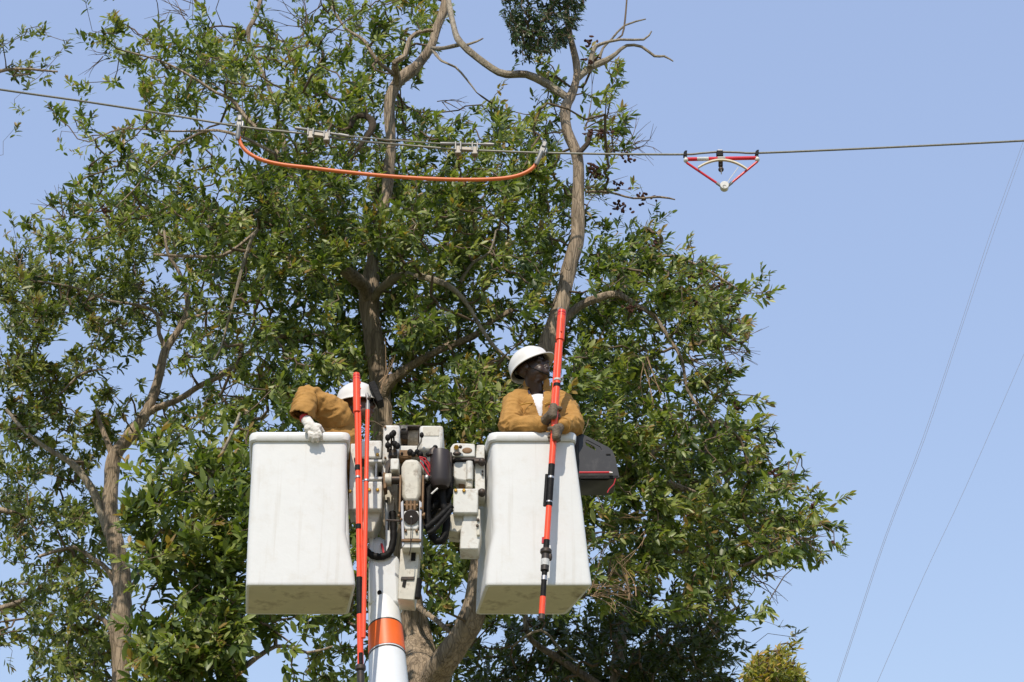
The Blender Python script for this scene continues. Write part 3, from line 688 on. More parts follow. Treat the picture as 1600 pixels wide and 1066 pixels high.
# left mount
lm = part('mount_bracket', 'paint', lambda b: b.pbox(546, 693, 556, 796, 12.20, .25)); 
part('bracket_box', 'paint', lambda b: b.pbox(556, 688, 596, 715, 12.14, .25), .01, lm)
part('bracket_bar', 'dark', lambda b: b.pbox(553, 715, 600, 719, 12.16, .12), .003, lm)
part('hinge_plate', 'paint', lambda b: b.pbox(573, 718, 597, 722, 12.12, .2), .004, lm)
part('hinge_plate', 'paint', lambda b: b.pbox(573, 745, 597, 749, 12.12, .2), .004, lm)
part('hinge_web', 'paint', lambda b: b.pbox(586, 722, 589, 745, 12.13, .18), .002, lm)
part('hinge_pin', 'paint', lambda b: b.cyl(at(578, 720, 12.2), at(578, 752, 12.2), .032), 0, lm, True)
part('hinge_back', 'black', lambda b: b.pbox(582, 722, 597, 745, 12.30, .02), 0, lm)
lp = part('bracket_plate', 'paint', lambda b: b.pbox(552, 752, 597, 796, 12.08, .22), .01, lm); bolts(lm, [(577, 766), (590, 766)], 12.08)
bolts(lm, [(590, 711), (547, 768)], 12.14)
part('gusset', 'paint_dirty', lambda b: b.prism([(552, 797), (596, 797), (592, 812), (583, 832), (558, 830)], 12.14, .2), .01, lm)
part('stay', 'paint_dirty', lambda b: b.prism([(597, 762), (606, 762), (617, 785), (612, 830), (604, 830), (606, 790), (596, 780)], 12.25, .12), .006, lm)
part('bucket_pivot', 'dark', lambda b: b.cyl(at(545, 690, 12.3), at(545, 700, 12.3), .03), 0, lm)

# winch housing
wh = part('winch_housing', 'paint', lambda b: b.pbox(598, 663, 624, 722, 12.14, .42), .02)
part('housing_side', 'paint', lambda b: b.pbox(655, 664, 692, 704, 12.14, .42), .02, wh)
part('housing_base', 'paint', lambda b: b.pbox(624, 696, 656, 712, 12.20, .36), .008, wh)
part('housing_skirt', 'paint', lambda b: b.prism([(656, 700), (692, 700), (692, 720), (686, 740), (664, 740), (656, 724)], 12.22, .3), .012, wh)
part('housing_cheek', 'paint', lambda b: b.prism([(598, 720), (624, 716), (622, 730), (600, 745), (596, 740)], 12.18, .3), .01, wh)
part('housing_back', 'dark', lambda b: b.pbox(622, 666, 657, 700, 12.48, .04), .002, wh)
part('drum_cover', 'dark', lambda b: b.pbox(622, 664, 657, 666.5, 12.24, .28), .002, wh)
dr = part('winch_drum', 'rust', lambda b: b.cyl(at(625, 683, 12.36), at(655, 683, 12.36), .05, 20), 0, wh, True)
def rope(b):
    for k in range(9):
        x = 639+k*1.75; p = at(x, 684, 12.36); n = 18; pts = []
        for j in range(n+1):
            a = 2*math.pi*j/n; pts.append(p+Vector((random.gauss(0, .0012), math.cos(a)*.062, math.sin(a)*.062)))
        b.tube(pts, .0058, 6, False)
M['rope'] = mat('winch_rope', (.42, .36, .28), .9, var=.35, vscale=50)
part('rope_coil', 'rope', rope, 0, wh, True)
part('drum_motor', 'dark', lambda b: b.tube([at(624, 676, 12.24), at(629, 676, 12.24), at(629, 676, 12.24), at(637, 676, 12.24)], [.04, .04, .048, .048], 18), 0, wh, True)
part('drum_hub', 'steel', lambda b: b.tube([at(631, 671, 12.20), at(631, 667, 12.20)], [.02, .026], 14), 0, wh, True)
for x0, y0, x1, y1 in [(606, 700, 606, 684), (611, 702, 612, 680), (616, 703, 615, 677), (609, 705, 606, 696), (617, 706, 617, 694), (614, 690, 621, 697)]:
    lv = part('control_lever', 'dark', lambda b: b.tube([at(x0, y0+6, 12.12), at(x0, y0, 12.09), at(x1, y1, 12.05)], [.007, .007, .006], 8), 0, wh, True)
    part('knob', 'black', lambda b: b.ell(at(x1, y1, 12.05), (.020, .020, .024)), 0, lv, True)
part('lever_block', 'dark', lambda b: b.pbox(607, 702, 620, 712, 12.09, .08), .004, wh)
lv = part('control_lever', 'steel', lambda b: b.tube([at(652, 704, 12.12), at(653, 698, 12.10), at(658, 690, 12.08), at(659, 682, 12.07)], .006, 8), 0, wh, True)
part('knob', 'black', lambda b: b.ell(at(659, 680, 12.07), (.015, .015, .022)), 0, lv, True)
cv = part('control_valve', 'rust', lambda b: b.pbox(624, 703, 642, 716, 12.12, .1), .004, wh)
for x, y, r in [(641, 707, .022), (646, 710, .018), (652, 706, .018), (657, 710, .02), (664, 716, .014), (628, 709, .010)]:
    part('valve_knob', 'black', lambda b: b.ell(at(x, y, 12.09), (r, r, r*1.1)), 0, cv, True)
part('valve_rod', 'rust', lambda b: b.cyl(at(624, 713, 12.10), at(662, 712, 12.10), .009), 0, cv, True)
part('notice_plate', 'paint_dirty', lambda b: b.pbox(661, 667, 686, 681, 12.136, .006), .001, wh)
bolts(wh, [(602, 668), (602, 716)], 12.14, .008, 'rust')

# jib arm: rounded cover, roller head and cable box
jib = part('jib_cover', 'paint_dirty', lambda b: b.prism([(627, 728), (629, 721), (634, 717), (643, 716), (651, 717), (656, 721), (658, 728), (658, 772), (655, 781), (650, 784), (635, 784), (630, 781), (627, 772)], 11.98, .34), .03)
part('side_plate', 'rust', lambda b: b.pbox(623.5, 742, 626.5, 800, 11.96, .3), .002, jib)
part('side_plate', 'rust', lambda b: b.pbox(659, 742, 662, 800, 11.96, .3), .002, jib)
part('counter_weight', 'paint', lambda b: b.pbox(610, 716, 623, 734, 12.02, .14), .008, jib)
part('latch_link', 'dark', lambda b: b.prism([(603, 722), (609, 716), (612, 720), (606, 742), (601, 746)], 12.06, .05), .004, jib)
part('pivot_sleeve', 'paint_dirty', lambda b: b.cyl(at(602, 750, 12.08), at(612, 750, 12.08), .045, 18), 0, jib, True)
part('pivot_pin', 'dark', lambda b: b.cyl(at(597, 750, 12.08), at(625, 750, 12.08), .030, 16), 0, jib, True)
part('pivot_lug', 'rust', lambda b: b.prism([(598, 738), (603, 738), (604, 762), (599, 764)], 12.05, .12), .004, jib)
for x in (636, 642, 648):
    part('roller', 'rust', lambda b: b.cyl(at(x, 783, 11.95), at(x, 797, 11.95), .011, 12), 0, jib, True)
part('roller_bar', 'rust', lambda b: b.cyl(at(631, 790, 11.955), at(653, 790, 11.955), .012), 0, jib, True)
hd = part('jib_head', 'paint', lambda b: b.prism([(631, 798), (654, 798), (655, 822), (652, 828), (633, 828), (630, 822)], 11.93, .3), .01)
part('sheave', 'cyl', lambda b: b.tube([at(642.5, 808, 11.935), at(642.5, 808, 11.90)], [.050, .050], 26), .004, hd, True)
part('sheave_nut', 'steel', lambda b: b.ell(at(642.5, 808, 11.90), (.009, .008, .009)), 0, hd, True)
part('winch_line', 'dark', lambda b: b.tube([at(642.5, 808, 11.885), at(642.2, 830, 11.89), at(641.5, 858, 11.90), at(639, 868, 11.92)], .0035, 6), 0, hd, True)
part('head_side', 'steel', lambda b: b.prism([(626, 785), (630, 782), (632, 850), (628, 856)], 11.92, .26), .002, hd)
part('head_side', 'steel', lambda b: b.prism([(655, 782), (659, 785), (658, 856), (655, 850)], 11.92, .26), .002, hd)
part('head_bar', 'paint_dirty', lambda b: b.pbox(628, 829, 657, 842, 11.93, .22), .004, hd)
part('head_bar', 'rust', lambda b: b.pbox(627, 842, 658, 846, 11.91, .24), .003, hd)
part('head_bar', 'paint', lambda b: b.pbox(628, 846, 657, 856, 11.925, .22), .004, hd)
bolts(hd, [(634, 830), (651, 830), (623, 806), (661, 806), (627, 812), (658, 795)], 11.925, .009, 'rust')
part('cross_pin', 'dark', lambda b: b.cyl(at(604, 813, 11.98), at(628, 814, 11.96), .007), 0, hd, True)
part('side_pin', 'rust', lambda b: b.cyl(at(655, 806, 11.98), at(664, 806, 11.98), .022), 0, hd, True)
jb = part('jib_tube', 'paint_dirty', lambda b: b.prism([(626, 857), (655, 857), (652, 900), (647, 938), (621, 936), (623, 900)], 12.02, .22), .006)
part('tube_slot', 'black', lambda b: b.prism([(643, 858), (650, 858), (649, 876), (642, 876)], 12.014, .03), .001, jb)
part('tube_slot', 'black', lambda b: b.prism([(631, 902), (636, 902), (633, 918), (628, 916)], 12.014, .03), .001, jb)
part('tube_cap', 'dark', lambda b: b.prism([(627, 901), (648, 901), (647, 906), (626, 906)], 12.01, .06), .002, jb)
part('tube_pin', 'black', lambda b: b.cyl(at(653, 905, 12.06), at(651, 935, 12.06), .028), 0, jb, True)

# black hydraulic cylinder
cy = part('rotation_motor', 'cyl', lambda b: b.tube([at(688, 704, 12.02), at(688, 706, 12.02), at(688, 709, 12.02), at(688, 752, 12.02), at(688, 757, 12.02), at(688, 762, 12.02)], [.045, .064, .069, .069, .064, .052], 28), 0, LIFT, True)
part('motor_port', 'dark', lambda b: b.tube([at(676, 712, 12.0), at(677, 704, 12.0), at(680, 700, 12.0)], [.03, .028, .016], 12), 0, cy, True)
part('fitting', 'black', lambda b: b.ell(at(680, 699, 12.0), (.018, .018, .016)), 0, cy, True)
part('fitting', 'black', lambda b: b.ell(at(669, 710, 12.02), (.018, .018, .02)), 0, cy, True)
part('motor_bracket', 'dark', lambda b: b.pbox(697, 706, 706, 760, 12.08, .14), .006, cy)
part('motor_bracket', 'dark', lambda b: b.pbox(662, 720, 672, 745, 12.12, .14), .006, cy)
part('fitting', 'steel', lambda b: b.ell(at(667, 747, 12.04), (.022, .022, .026)), 0, cy, True)
for pts in ([(656, 716), (662, 720), (668, 728), (672, 738)], [(657, 722), (662, 730), (667, 738), (671, 744)], [(655, 714), (664, 716), (670, 724), (674, 735)]):
    MB().tube([at(x, y, 12.04) for x, y in pts], .006, 8).build('red_hose', M['redhose'], cy, smooth=True)

# right mount
rm = part('bracket_box', 'paint', lambda b: b.prism([(704, 699), (708, 693), (714, 692), (742, 693), (743, 714), (707, 714), (703, 708)], 12.12, .25), .01)
part('rust_patch', 'rust', lambda b: b.ell(at(730, 704, 12.118), (.035, .004, .022)), 0, rm, True)
part('bracket_bar', 'dark', lambda b: b.pbox(705, 715, 752, 718.5, 12.12, .12), .003, rm)
part('yellow_bolt', 'brass', lambda b: b.tube([at(713, 699, 12.13), at(713, 699, 12.07)], [.018, .018], 6), 0, rm)
part('grease_fitting', 'dark', lambda b: b.ell(at(719.5, 698.5, 12.08), (.012, .014, .012)), 0, rm, True)
part('grease_fitting', 'dark', lambda b: b.ell(at(714, 709, 12.09), (.03, .014, .016)), 0, rm, True)
part('hinge_block', 'paint', lambda b: b.prism([(708, 723), (713, 721), (739, 721), (740, 725), (739, 749), (727, 752), (713, 750), (708, 746)], 12.14, .16), .012, rm)
part('hinge_pin', 'paint', lambda b: b.cyl(at(733.5, 722, 12.12), at(733.5, 750, 12.12), .024, 18), 0, rm, True)
part('hinge_rod', 'paint_dirty', lambda b: b.cyl(at(733, 750, 12.14), at(733, 762, 12.14), .024, 18), 0, rm, True)
part('hinge_link', 'rust', lambda b: b.pbox(717, 751, 726, 763, 12.2, .06), .003, rm)
part('bracket_plate', 'paint', lambda b: b.pbox(708, 763, 747, 802, 12.06, .22), .01, rm); bolts(rm, [(712, 767), (725, 767)], 12.06)
part('gusset', 'paint_dirty', lambda b: b.prism([(701, 803), (726, 802), (722, 826), (716, 832), (700, 830)], 12.12, .2), .008, rm)
part('lower_box', 'paint', lambda b: b.prism([(725, 803), (750, 798), (752, 832), (748, 858), (718, 858), (720, 826)], 12.10, .2), .008, rm)
part('lower_strap', 'paint_dirty', lambda b: b.pbox(745, 796, 750, 836, 12.08, .12), .003, rm); bolts(rm, [(747, 813), (746, 822)], 12.08, .010, 'dark')
mp_ = part('mount_plate', 'paint', lambda b: b.prism([(745, 695), (757, 695), (758, 775), (742, 775), (742, 730)], 12.16, .2), .006, rm)
for y in (721, 769):
    part('mount_pin', 'dark', lambda b: b.cyl(at(741, y, 12.12), at(752, y, 12.12), .016), 0, rm, True)
    part('pin_head', 'dark', lambda b: b.ell(at(753, y+1, 12.12), (.028, .03, .03)), 0, rm, True)
bolts(rm, [(754, 737), (754, 742)], 12.155, .007, 'dark')
part('cross_tube', 'paint_dirty', lambda b: b.cyl(at(560, 735, 12.45), at(745, 735, 12.45), .07, 20), 0, LIFT, True)
part('pivot_block', 'dark', lambda b: b.pbox(606, 722, 704, 800, 12.36, .25), .02, LIFT)
part('knuckle', 'paint_dirty', lambda b: b.prism([(600, 740), (622, 735), (622, 800), (612, 840), (604, 840), (604, 790)], 12.3, .2), .01, LIFT)

# hoses
for nm, pts, r, Y in [('hose', [(703, 745), (700, 775), (690, 785), (676, 793), (666, 800)], .030, 12.14), ('hose', [(672, 758), (668, 785), (668, 812), (676, 838), (686, 846), (695, 836), (698, 810), (692, 785), (690, 764)], .026, 12.08),
                      ('hose', [(706, 790), (695, 800), (682, 812), (670, 822), (664, 826)], .022, 12.0), ('hose', [(706, 796), (698, 806), (684, 822), (676, 830), (668, 834)], .016, 11.97),
                      ('hose', [(562, 842), (570, 858), (582, 868), (596, 870), (608, 864), (614, 848), (615, 825), (613, 800)], .024, 12.2),
                      ('hose', [(676, 760), (680, 790), (672, 806), (662, 808)], .028, 12.16), ('hose', [(664, 755), (667, 780), (671, 800)], .02, 12.1)]:
    P = [at(x, y, Y) for x, y in pts]; Q = []
    for i in range(len(P)-1):
        p0, p1, p2, p3 = P[max(i-1, 0)], P[i], P[i+1], P[min(i+2, len(P)-1)]
        for k in range(5):
            t = k/5; Q.append(.5*((2*p1)+(p2-p0)*t+(2*p0-5*p1+4*p2-p3)*t*t+(3*p1-p0-3*p2+p3)*t**3))
    Q.append(P[-1])
    MB().tube(Q, [r*(1+.06*math.sin(k*2.1)) for k in range(len(Q))], 12).build('hose', M['black'], LIFT, smooth=True)
MB().cyl(at(674, 772, 11.98), at(684, 763, 11.98), .006).build('tie_strap', M['whiteplas'], LIFT)

# ------------------------------------------------------------------ black tool tray on the right bucket
TT = empty('tool_tray', at(930, 768, 12.3), 'black plastic tool tray hooked on the side of the right bucket', 'tool tray')
def side_plate(Y, x_off=0):
    out = [(904, 677), (910, 678), (951, 699), (957, 704), (961, 714), (968, 746), (905, 746)]
    sl = [(915, 689), (917, 687), (938, 698), (940.5, 703), (938, 706), (934, 706), (916, 696), (914.5, 692)]
    bm = bmesh.new()
    vo = [bm.verts.new(at(x+x_off, y, Y)) for x, y in out]; vi = [bm.verts.new(at(x+x_off, y, Y)) for x, y in sl]
    eds = [bm.edges.new((vo[i], vo[(i+1) % len(vo)])) for i in range(len(vo))]+[bm.edges.new((vi[i], vi[(i+1) % len(vi)])) for i in range(len(vi))]
    bmesh.ops.triangle_fill(bm, use_beauty=True, edges=eds)
    ex = bmesh.ops.extrude_face_region(bm, geom=list(bm.faces))
    bmesh.ops.translate(bm, verts=[e for e in ex['geom'] if isinstance(e, bmesh.types.BMVert)], vec=(0, .012, 0))
    bmesh.ops.recalc_face_normals(bm, faces=bm.faces)
    me = bpy.data.meshes.new('side_plate'); org = at(935, 715, Y)
    for v in bm.verts: v.co -= org
    bm.to_mesh(me); bm.free(); return link_mesh('side_plate', me, M['tray'], TT, org)
M['tray'] = mat('black_tray_plastic', (.017, .017, .019), .42, var=.15, vscale=10, stain=(.09, .085, .08), stain_amt=.5, stain_scale=12)
side_plate(12.12); side_plate(12.44, -9)
part('tray_box', 'tray', lambda b: b.prism([(906, 746.5), (962, 746.5), (955, 748), (948, 751), (908, 751)], 12.14, .27), .006, TT)
part('back_plate', 'tray', lambda b: b.pbox(903, 690, 906, 746, 12.135, .32), .002, TT)
part('tray_lip', 'black', lambda b: b.pbox(906, 743, 966, 748, 12.105, .01), .002, TT)
part('red_bar', 'red', lambda b: b.cyl(at(905, 738.5, 12.10), at(955, 738.2, 12.10), .007), 0, TT, True)
part('red_cord', 'redhose', lambda b: b.tube([at(962, 748, 12.1), at(959, 757, 12.1), at(952, 764, 12.1), at(949, 770, 12.1)], .004, 6), 0, TT, True)
part('label_slot', 'black', lambda b: b.pbox(947, 709, 954, 710.5, 12.114, .01), 0, TT)
part('pin', 'steel', lambda b: b.cyl(at(952, 739, 12.09), at(957, 739.5, 12.09), .010), 0, TT, True)

# ------------------------------------------------------------------ hot sticks
def stick(label, segs, base_px, Y, mname='orange'):
    e = empty('hot_stick', at(*base_px, Y[1]), label, 'hot stick', 'orange hot sticks held by the linemen'); return e
# right stick, held upright by the man in the right bucket
RS_T = at(878, 486, 11.99); RS_B = at(846, 968, 11.76)
def rs(f): return RS_T.lerp(RS_B, f)
def rsy(py): return rs((py-486)/(968-486))
S = empty('hot_stick', RS_B, 'orange hot stick with black sleeves held upright by the standing man', 'hot stick', 'orange hot sticks')
ppm_r = 236.
def seg(e, f, y0, y1, w, m, name, n=16, taper=1.0, off=Vector()):
    return MB().tube([f(y0)+off, f(y1)+off], [w/2/ppm_r, w/2/ppm_r*taper], n).build(name, M[m], e, smooth=True)
seg(S, rsy, 534, 738, 10.5, 'orange', 'pole'); seg(S, rsy, 540, 640, 5, 'orange', 'inner_rod', off=Vector((-.022, .012, 0)))
hdp = seg(S, rsy, 494, 536, 14.5, 'orange', 'head', taper=.98)
seg(hdp and S, rsy, 486, 496, 13.5, 'orange', 'head_cap'); seg(S, rsy, 489, 491, 14.6, 'red', 'groove')
seg(S, rsy, 494, 495.5, 14.9, 'red', 'groove')
d_ = (RS_B-RS_T).normalized()
MB().tube([rsy(502)+Vector((.004, -.032, 0)), rsy(525)+Vector((.004, -.032, 0))], .007, 8).build('slide_bar', M['orange'], S, smooth=True)
tp = rsy(487)
MB().tube([tp+Vector((-.012+.016*math.cos(a), 0, .016+.016*math.sin(a))) for a in [k*.6-1.2 for k in range(10)]], .0035, 6).build('hook', M['steel'], S, smooth=True)
seg(S, rsy, 609, 614, 12.0, 'black', 'clamp_band'); seg(S, rsy, 601, 604, 12, 'greylabel', 'ring')
MB().tube([rsy(603)+Vector((.026+.014*math.cos(a), -.01, .0+.014*math.sin(a))) for a in [k*.7-1.6 for k in range(8)]], .004, 6).build('hook', M['steel'], S, smooth=True)
seg(S, rsy, 738, 802, 10.5, 'black', 'sleeve')
seg(S, rsy, 754, 802, 5.5, 'black', 'sleeve_rod', off=Vector((-.028, -.004, 0))); seg(S, rsy, 757, 760, 11.2, 'steel', 'collar'); seg(S, rsy, 795, 797, 11.2, 'steel', 'collar')
seg(S, rsy, 802, 853, 9.5, 'orange', 'pole'); seg(S, rsy, 853, 870, 9.5, 'black', 'sleeve'); seg(S, rsy, 849, 858, 4, 'redhose', 'trigger', off=Vector((-.024, 0, 0)))
MB().tube([rsy(866), rsy(868), rsy(872), rsy(874)], [.030, .038, .038, .030], 20).build('flange', M['dark'], S, smooth=True)
cl = seg(S, rsy, 872, 898, 13, 'dark', 'coupling'); seg(S, rsy, 882, 891, 13.4, 'greylabel', 'label_band')
MB().ell(rsy(878)+Vector((.03, -.005, 0)), (.014, .014, .03)).build('latch', M['dark'], S, smooth=True)
seg(S, rsy, 898, 936, 8.5, 'black', 'sleeve'); seg(S, rsy, 906, 912, 9.6, 'steel', 'collar'); seg(S, rsy, 936, 963, 9.5, 'orange', 'pole'); seg(S, rsy, 961, 968, 10, 'dark', 'end_cap')

# left pair leaning between bucket and winch
LA_T = at(557, 585, 11.93); LA_B = at(564.5, 1120, 11.70)
def la(py): return LA_T.lerp(LA_B, (py-585)/(1120-585))
S2 = empty('hot_stick', LA_B, 'thick-headed orange hot stick standing beside the left bucket', 'hot stick', 'orange hot sticks')
seg(S2, la, 648, 916, 8, 'orange', 'pole'); seg(S2, la, 590, 650, 12, 'orange', 'head', taper=1.05); seg(S2, la, 584, 592, 11, 'orange', 'head_cap')
seg(S2, la, 588, 589.5, 12.2, 'red', 'groove'); seg(S2, la, 593, 594.5, 12.2, 'red', 'groove'); seg(S2, la, 650, 916, 4, 'orange', 'inner_rod', off=Vector((.02, -.004, 0)))
for y in (600, 610, 625, 640): MB().ell(la(y)+Vector((.026, -.004, 0)), (.005, .006, .008)).build('tooth', M['orange'], S2)
seg(S2, la, 739, 747, 9.5, 'black', 'clamp_band'); seg(S2, la, 757, 760, 10, 'steel', 'ring'); seg(S2, la, 834, 841, 10, 'black', 'clamp_band')
seg(S2, la, 916, 972, 9.5, 'black', 'sleeve'); seg(S2, la, 972, 1050, 9.5, 'orange', 'pole'); seg(S2, la, 1030, 1046, 6, 'black', 'sleeve_rod', off=Vector((.004, -.018, 0)))
MB().tube([la(1046), la(1048), la(1053), la(1055)], [.024, .034, .034, .026], 18).build('flange', M['dark'], S2, smooth=True); seg(S2, la, 1053, 1120, 11, 'dark', 'coupling')
LB_T = at(574.5, 640, 11.88); LB_B = at(567, 1040, 11.66)
def lb(py): return LB_T.lerp(LB_B, (py-640)/(1040-640))
S3 = empty('hot_stick', LB_B, 'thin orange hot stick with a grey metal fitting at its top', 'hot stick', 'orange hot sticks')
seg(S3, lb, 640, 1000, 7, 'orange', 'pole'); seg(S3, lb, 630, 641, 7.2, 'alu', 'ferrule')
MB().tube([lb(632)+Vector((0, 0, 0)), lb(624), lb(616)+Vector((-.006, 0, 0)), lb(612)+Vector((-.008, 0, 0))], [.011, .009, .013, .008], 10).build('fitting', M['alu'], S3, smooth=True)
MB().ell(lb(622)+Vector((.008, -.01, 0)), (.012, .012, .012)).build('spring_pin', M['dark'], S3, smooth=True); seg(S3, lb, 757, 759.5, 9, 'steel', 'ring')
MB().ell(lb(617)+Vector((.012, 0, 0)), (.01, .01, .014)).build('prong', M['alu'], S3, smooth=True)

# ------------------------------------------------------------------ people
def head_shells(b, MT):
    t = MB(); e = t.ell
    e((0, .015, .045), (.077, .096, .088)); e((0, -.018, -.025), (.067, .080, .095)); e((0, -.046, -.088), (.046, .042, .033)); e((0, -.075, -.100), (.024, .020, .018))
    e((.038, -.035, -.068), (.026, .045, .04)); e((-.038, -.035, -.068), (.026, .045, .04))
    t.cap((0, -.095, .004), (0, -.112, -.030), .009, .0165); e((.014, -.100, -.036), (.012, .012, .010)); e((-.014, -.100, -.036), (.012, .012, .010))
    e((0, -.097, -.060), (.026, .014, .0085)); e((0, -.095, -.076), (.024, .014, .0095)); e((0, -.088, .022), (.054, .014, .012))
    e((.042, -.075, -.018), (.024, .02, .02)); e((-.042, -.075, -.018), (.024, .02, .02))
    for s_ in (-1, 1): e((s_*.079, .012, -.008), (.011, .021, .033))
    t.xf(MT); b.v, b.f = b.v+t.v, b.f+[tuple(i+len(b.v) for i in f) for f in t.f]
def helmet(MT, parent, white='whiteplas', pitch=-4):
    mb = MB(); n = 40; rings = []
    m_ = 12
    prof = [(math.sin(math.pi/2*k/m_), math.cos(math.pi/2*k/m_)) for k in range(1, m_+1)]
    for s_, c_ in prof:
        ring = []
        for j in range(n):
            a = 2*math.pi*j/n; x = .117*s_*math.cos(a); y = .138*s_*math.sin(a)
            z = .122*c_
            ridge = .007*math.exp(-(x/.016)**2)*(1 if y < .11 else .3)+.003*math.exp(-((abs(x)-.045)/.009)**2)
            k = 1+ridge/.12
            ring.append(Vector((x*k, y*k, z*k)))
        rings.append(ring)
    for dz, dr, fr in ((-.018, .001, .004), (-.030, .004, .016), (-.036, .007, .042), (-.040, .006, .042)):
        ring = []
        for j in range(n):
            a = 2*math.pi*j/n; front = max(0, -math.sin(a))**2.2
            rx = .117+dr; ry = .138+dr+fr*front
            ring.append(Vector((rx*math.cos(a), ry*math.sin(a), dz+.004*front)))
        rings.append(ring)
    b = len(mb.v); mb.loft(rings, False, False); mb.v.append(Vector((0, 0, .129))); e = len(mb.v)-1
    for j in range(n): mb.f.append((e, j, (j+1) % n))
    mb.xf(MT@Matrix.Translation((0, .012, .040))@Matrix.Rotation(R(pitch), 4, 'X'))
    o = mb.build('helmet', M[white], parent, smooth=True)
    m = o.modifiers.new('solid', 'SOLIDIFY'); m.thickness = .004; m.offset = 1
    # inner suspension band
    rg = [[(MT@Matrix.Translation((0, .012, .040))@Vector((.098*math.cos(a), .118*math.sin(a), z))) for a in [2*math.pi*k/28 for k in range(28)]] for z in (-.022, .02)]
    MB().loft(rg, False, False).build('headband', M['black'], o, smooth=True)
    return o
def folds(amp=.008, k=15):
    def f(co, n):
        q = Vector((co.x*k, co.y*k, co.z*k*1.5)); w = noise.noise_vector(co*6)*1.6; a = noise.noise(q+w)
        r = 1-abs(a)*2.9
        return amp*(max(0, r)**1.6-.3)+amp*.7*noise.noise(co*9)
    return f
def cloth(arms, amp=.008):
    def f(co, n):
        rd = 1-abs(noise.noise(Vector((co.x*8, co.y*8, co.z*12))+noise.noise_vector(co*5)*1.4))*3.0
        s_ = amp*.8*noise.noise(Vector((co.x*6, co.y*6, co.z*8)))+amp*.3*noise.noise(co*24)+amp*.75*max(0, rd)**1.5
        for (a, e, w) in arms:
            for p, q in ((a, e), (e, w)):
                ax = (q-p); L_ = ax.length; ax = ax/L_; t_ = (co-p).dot(ax)
                if -.05 < t_ < L_+.05 and (co-p-ax*t_).length < .15:
                    g = math.exp(-((co-e).length/.13)**2)+.35
                    ph = t_*2*math.pi/.068+5.2*noise.noise(co*6.5)+2.2*noise.noise(co*14+Vector((4, 4, 4)))
                    c_ = .5+.5*math.sin(ph); m_ = max(0, noise.noise(co*5+Vector((9, 2, 5)))*1.4+.45)
                    s_ += amp*1.15*g*(c_**2-.4)*min(m_, 1)
                    break
        return s_
    return f
def body_torso(b, sh_l, sh_r, chest, pelvis, k=1.0):
    b.cap(pelvis, chest, .135*k, .15*k); b.ell(chest, (.165*k, .112*k, .17*k))
    b.cap(sh_l.lerp(chest, .25), sh_r.lerp(chest, .25), .085*k, .085*k)

# --- standing man in the right bucket
P1 = empty('person', (.2, 12.3, 5.96), 'man in tan jacket and white helmet standing upright in the right bucket', 'person')
hc = at(832, 576, 12.26); MT1 = Matrix.Translation(hc)@Matrix.Scale(1.06, 4)@Matrix.Rotation(R(60), 4, 'Z')@Matrix.Rotation(R(-26), 4, 'X')
shL, shR = at(804, 630, 12.33), at(882, 632, 12.34); chest = at(843, 648, 12.31); pel = Vector((.17, 12.33, 6.86))
neck = at(838, 606, 12.34)
elL, wrL = at(797, 666, 12.12), at(849, 664, 11.985); elR, wrR = at(896, 664, 12.10), at(873, 665, 11.935)
gripL = rsy(658); gripR = rsy(691)
b = MB(); head_shells(b, MT1)
b.cap(hc+Vector((0, .03, -.06)), neck+Vector((0, 0, -.03)), .060, .068); body_torso(b, shL, shR, chest, pel, .86)
b.chain([shL, elL, wrL], [.055, .045, .03]); b.chain([shR, elR, wrR], [.055, .045, .03])
for s_ in (-1, 1): b.chain([pel+Vector((s_*.09, 0, 0)), Vector((.17+s_*.11, 12.26, 6.44)), Vector((.17+s_*.11, 12.34, 6.05)), Vector((.17+s_*.12, 12.2, 6.0))], [.08, .055, .042, .035])
b.chain([wrL, gripL+Vector((-.01, -.0, 0))], [.03, .03]); b.chain([wrR, gripR+Vector((.03, .03, .03))], [.03, .03])
body1 = b.remesh('body', M['skin'], P1, .0068, 3)
b = MB(); body_torso(b, shL, shR, chest, pel, .93); shirt1 = b.remesh('shirt', M['shirt'], P1, .01, 3)
for s_ in (-1, 1):
    MB().chain([pel+Vector((s_*.08, 0, .02)), Vector((.17+s_*.11, 12.26, 6.44)), Vector((.17+s_*.11, 12.34, 6.05))], [.105, .08, .07]).build('trouser_leg', M['trousers'], P1, smooth=True)
    MB().cap((.17+s_*.11, 12.36, 6.02), (.17+s_*.12, 12.2, 6.005), .05, .042).build('boot', M['black'], P1, smooth=True)
b = MB(); body_torso(b, shL, shR, chest, pel, 1.04)
b.cap(shL.lerp(neck, .0), neck+Vector((-.02, .02, -.035)), .075, .07); b.cap(shR, neck+Vector((.02, .02, -.035)), .075, .07)
b.chain([shL, elL+Vector((0, .0, .005)), wrL+Vector((-.02, 0, .0))], [.078, .074, .058]); b.chain([shR, elR, wrR+Vector((.035, .02, .01))], [.078, .074, .056])
vt, vb = at(838, 607, 12.2), at(845, 655, 12.18)
def vcut(c, n):
    if n.y > .25 or c.y > 12.34: return False
    if c.z > vt.z+.06 or c.z < vb.z: return False
    f = (c.z-vb.z)/(vt.z-vb.z); xc = vb.x+(vt.x-vb.x)*f
    return abs(c.x-xc) < .008+.042*f
jk1 = b.remesh('jacket', M['jacket'], P1, .0072, 3, disp=cloth([(shL, elL, wrL), (shR, elR, wrR)], .0125), cut=vcut)
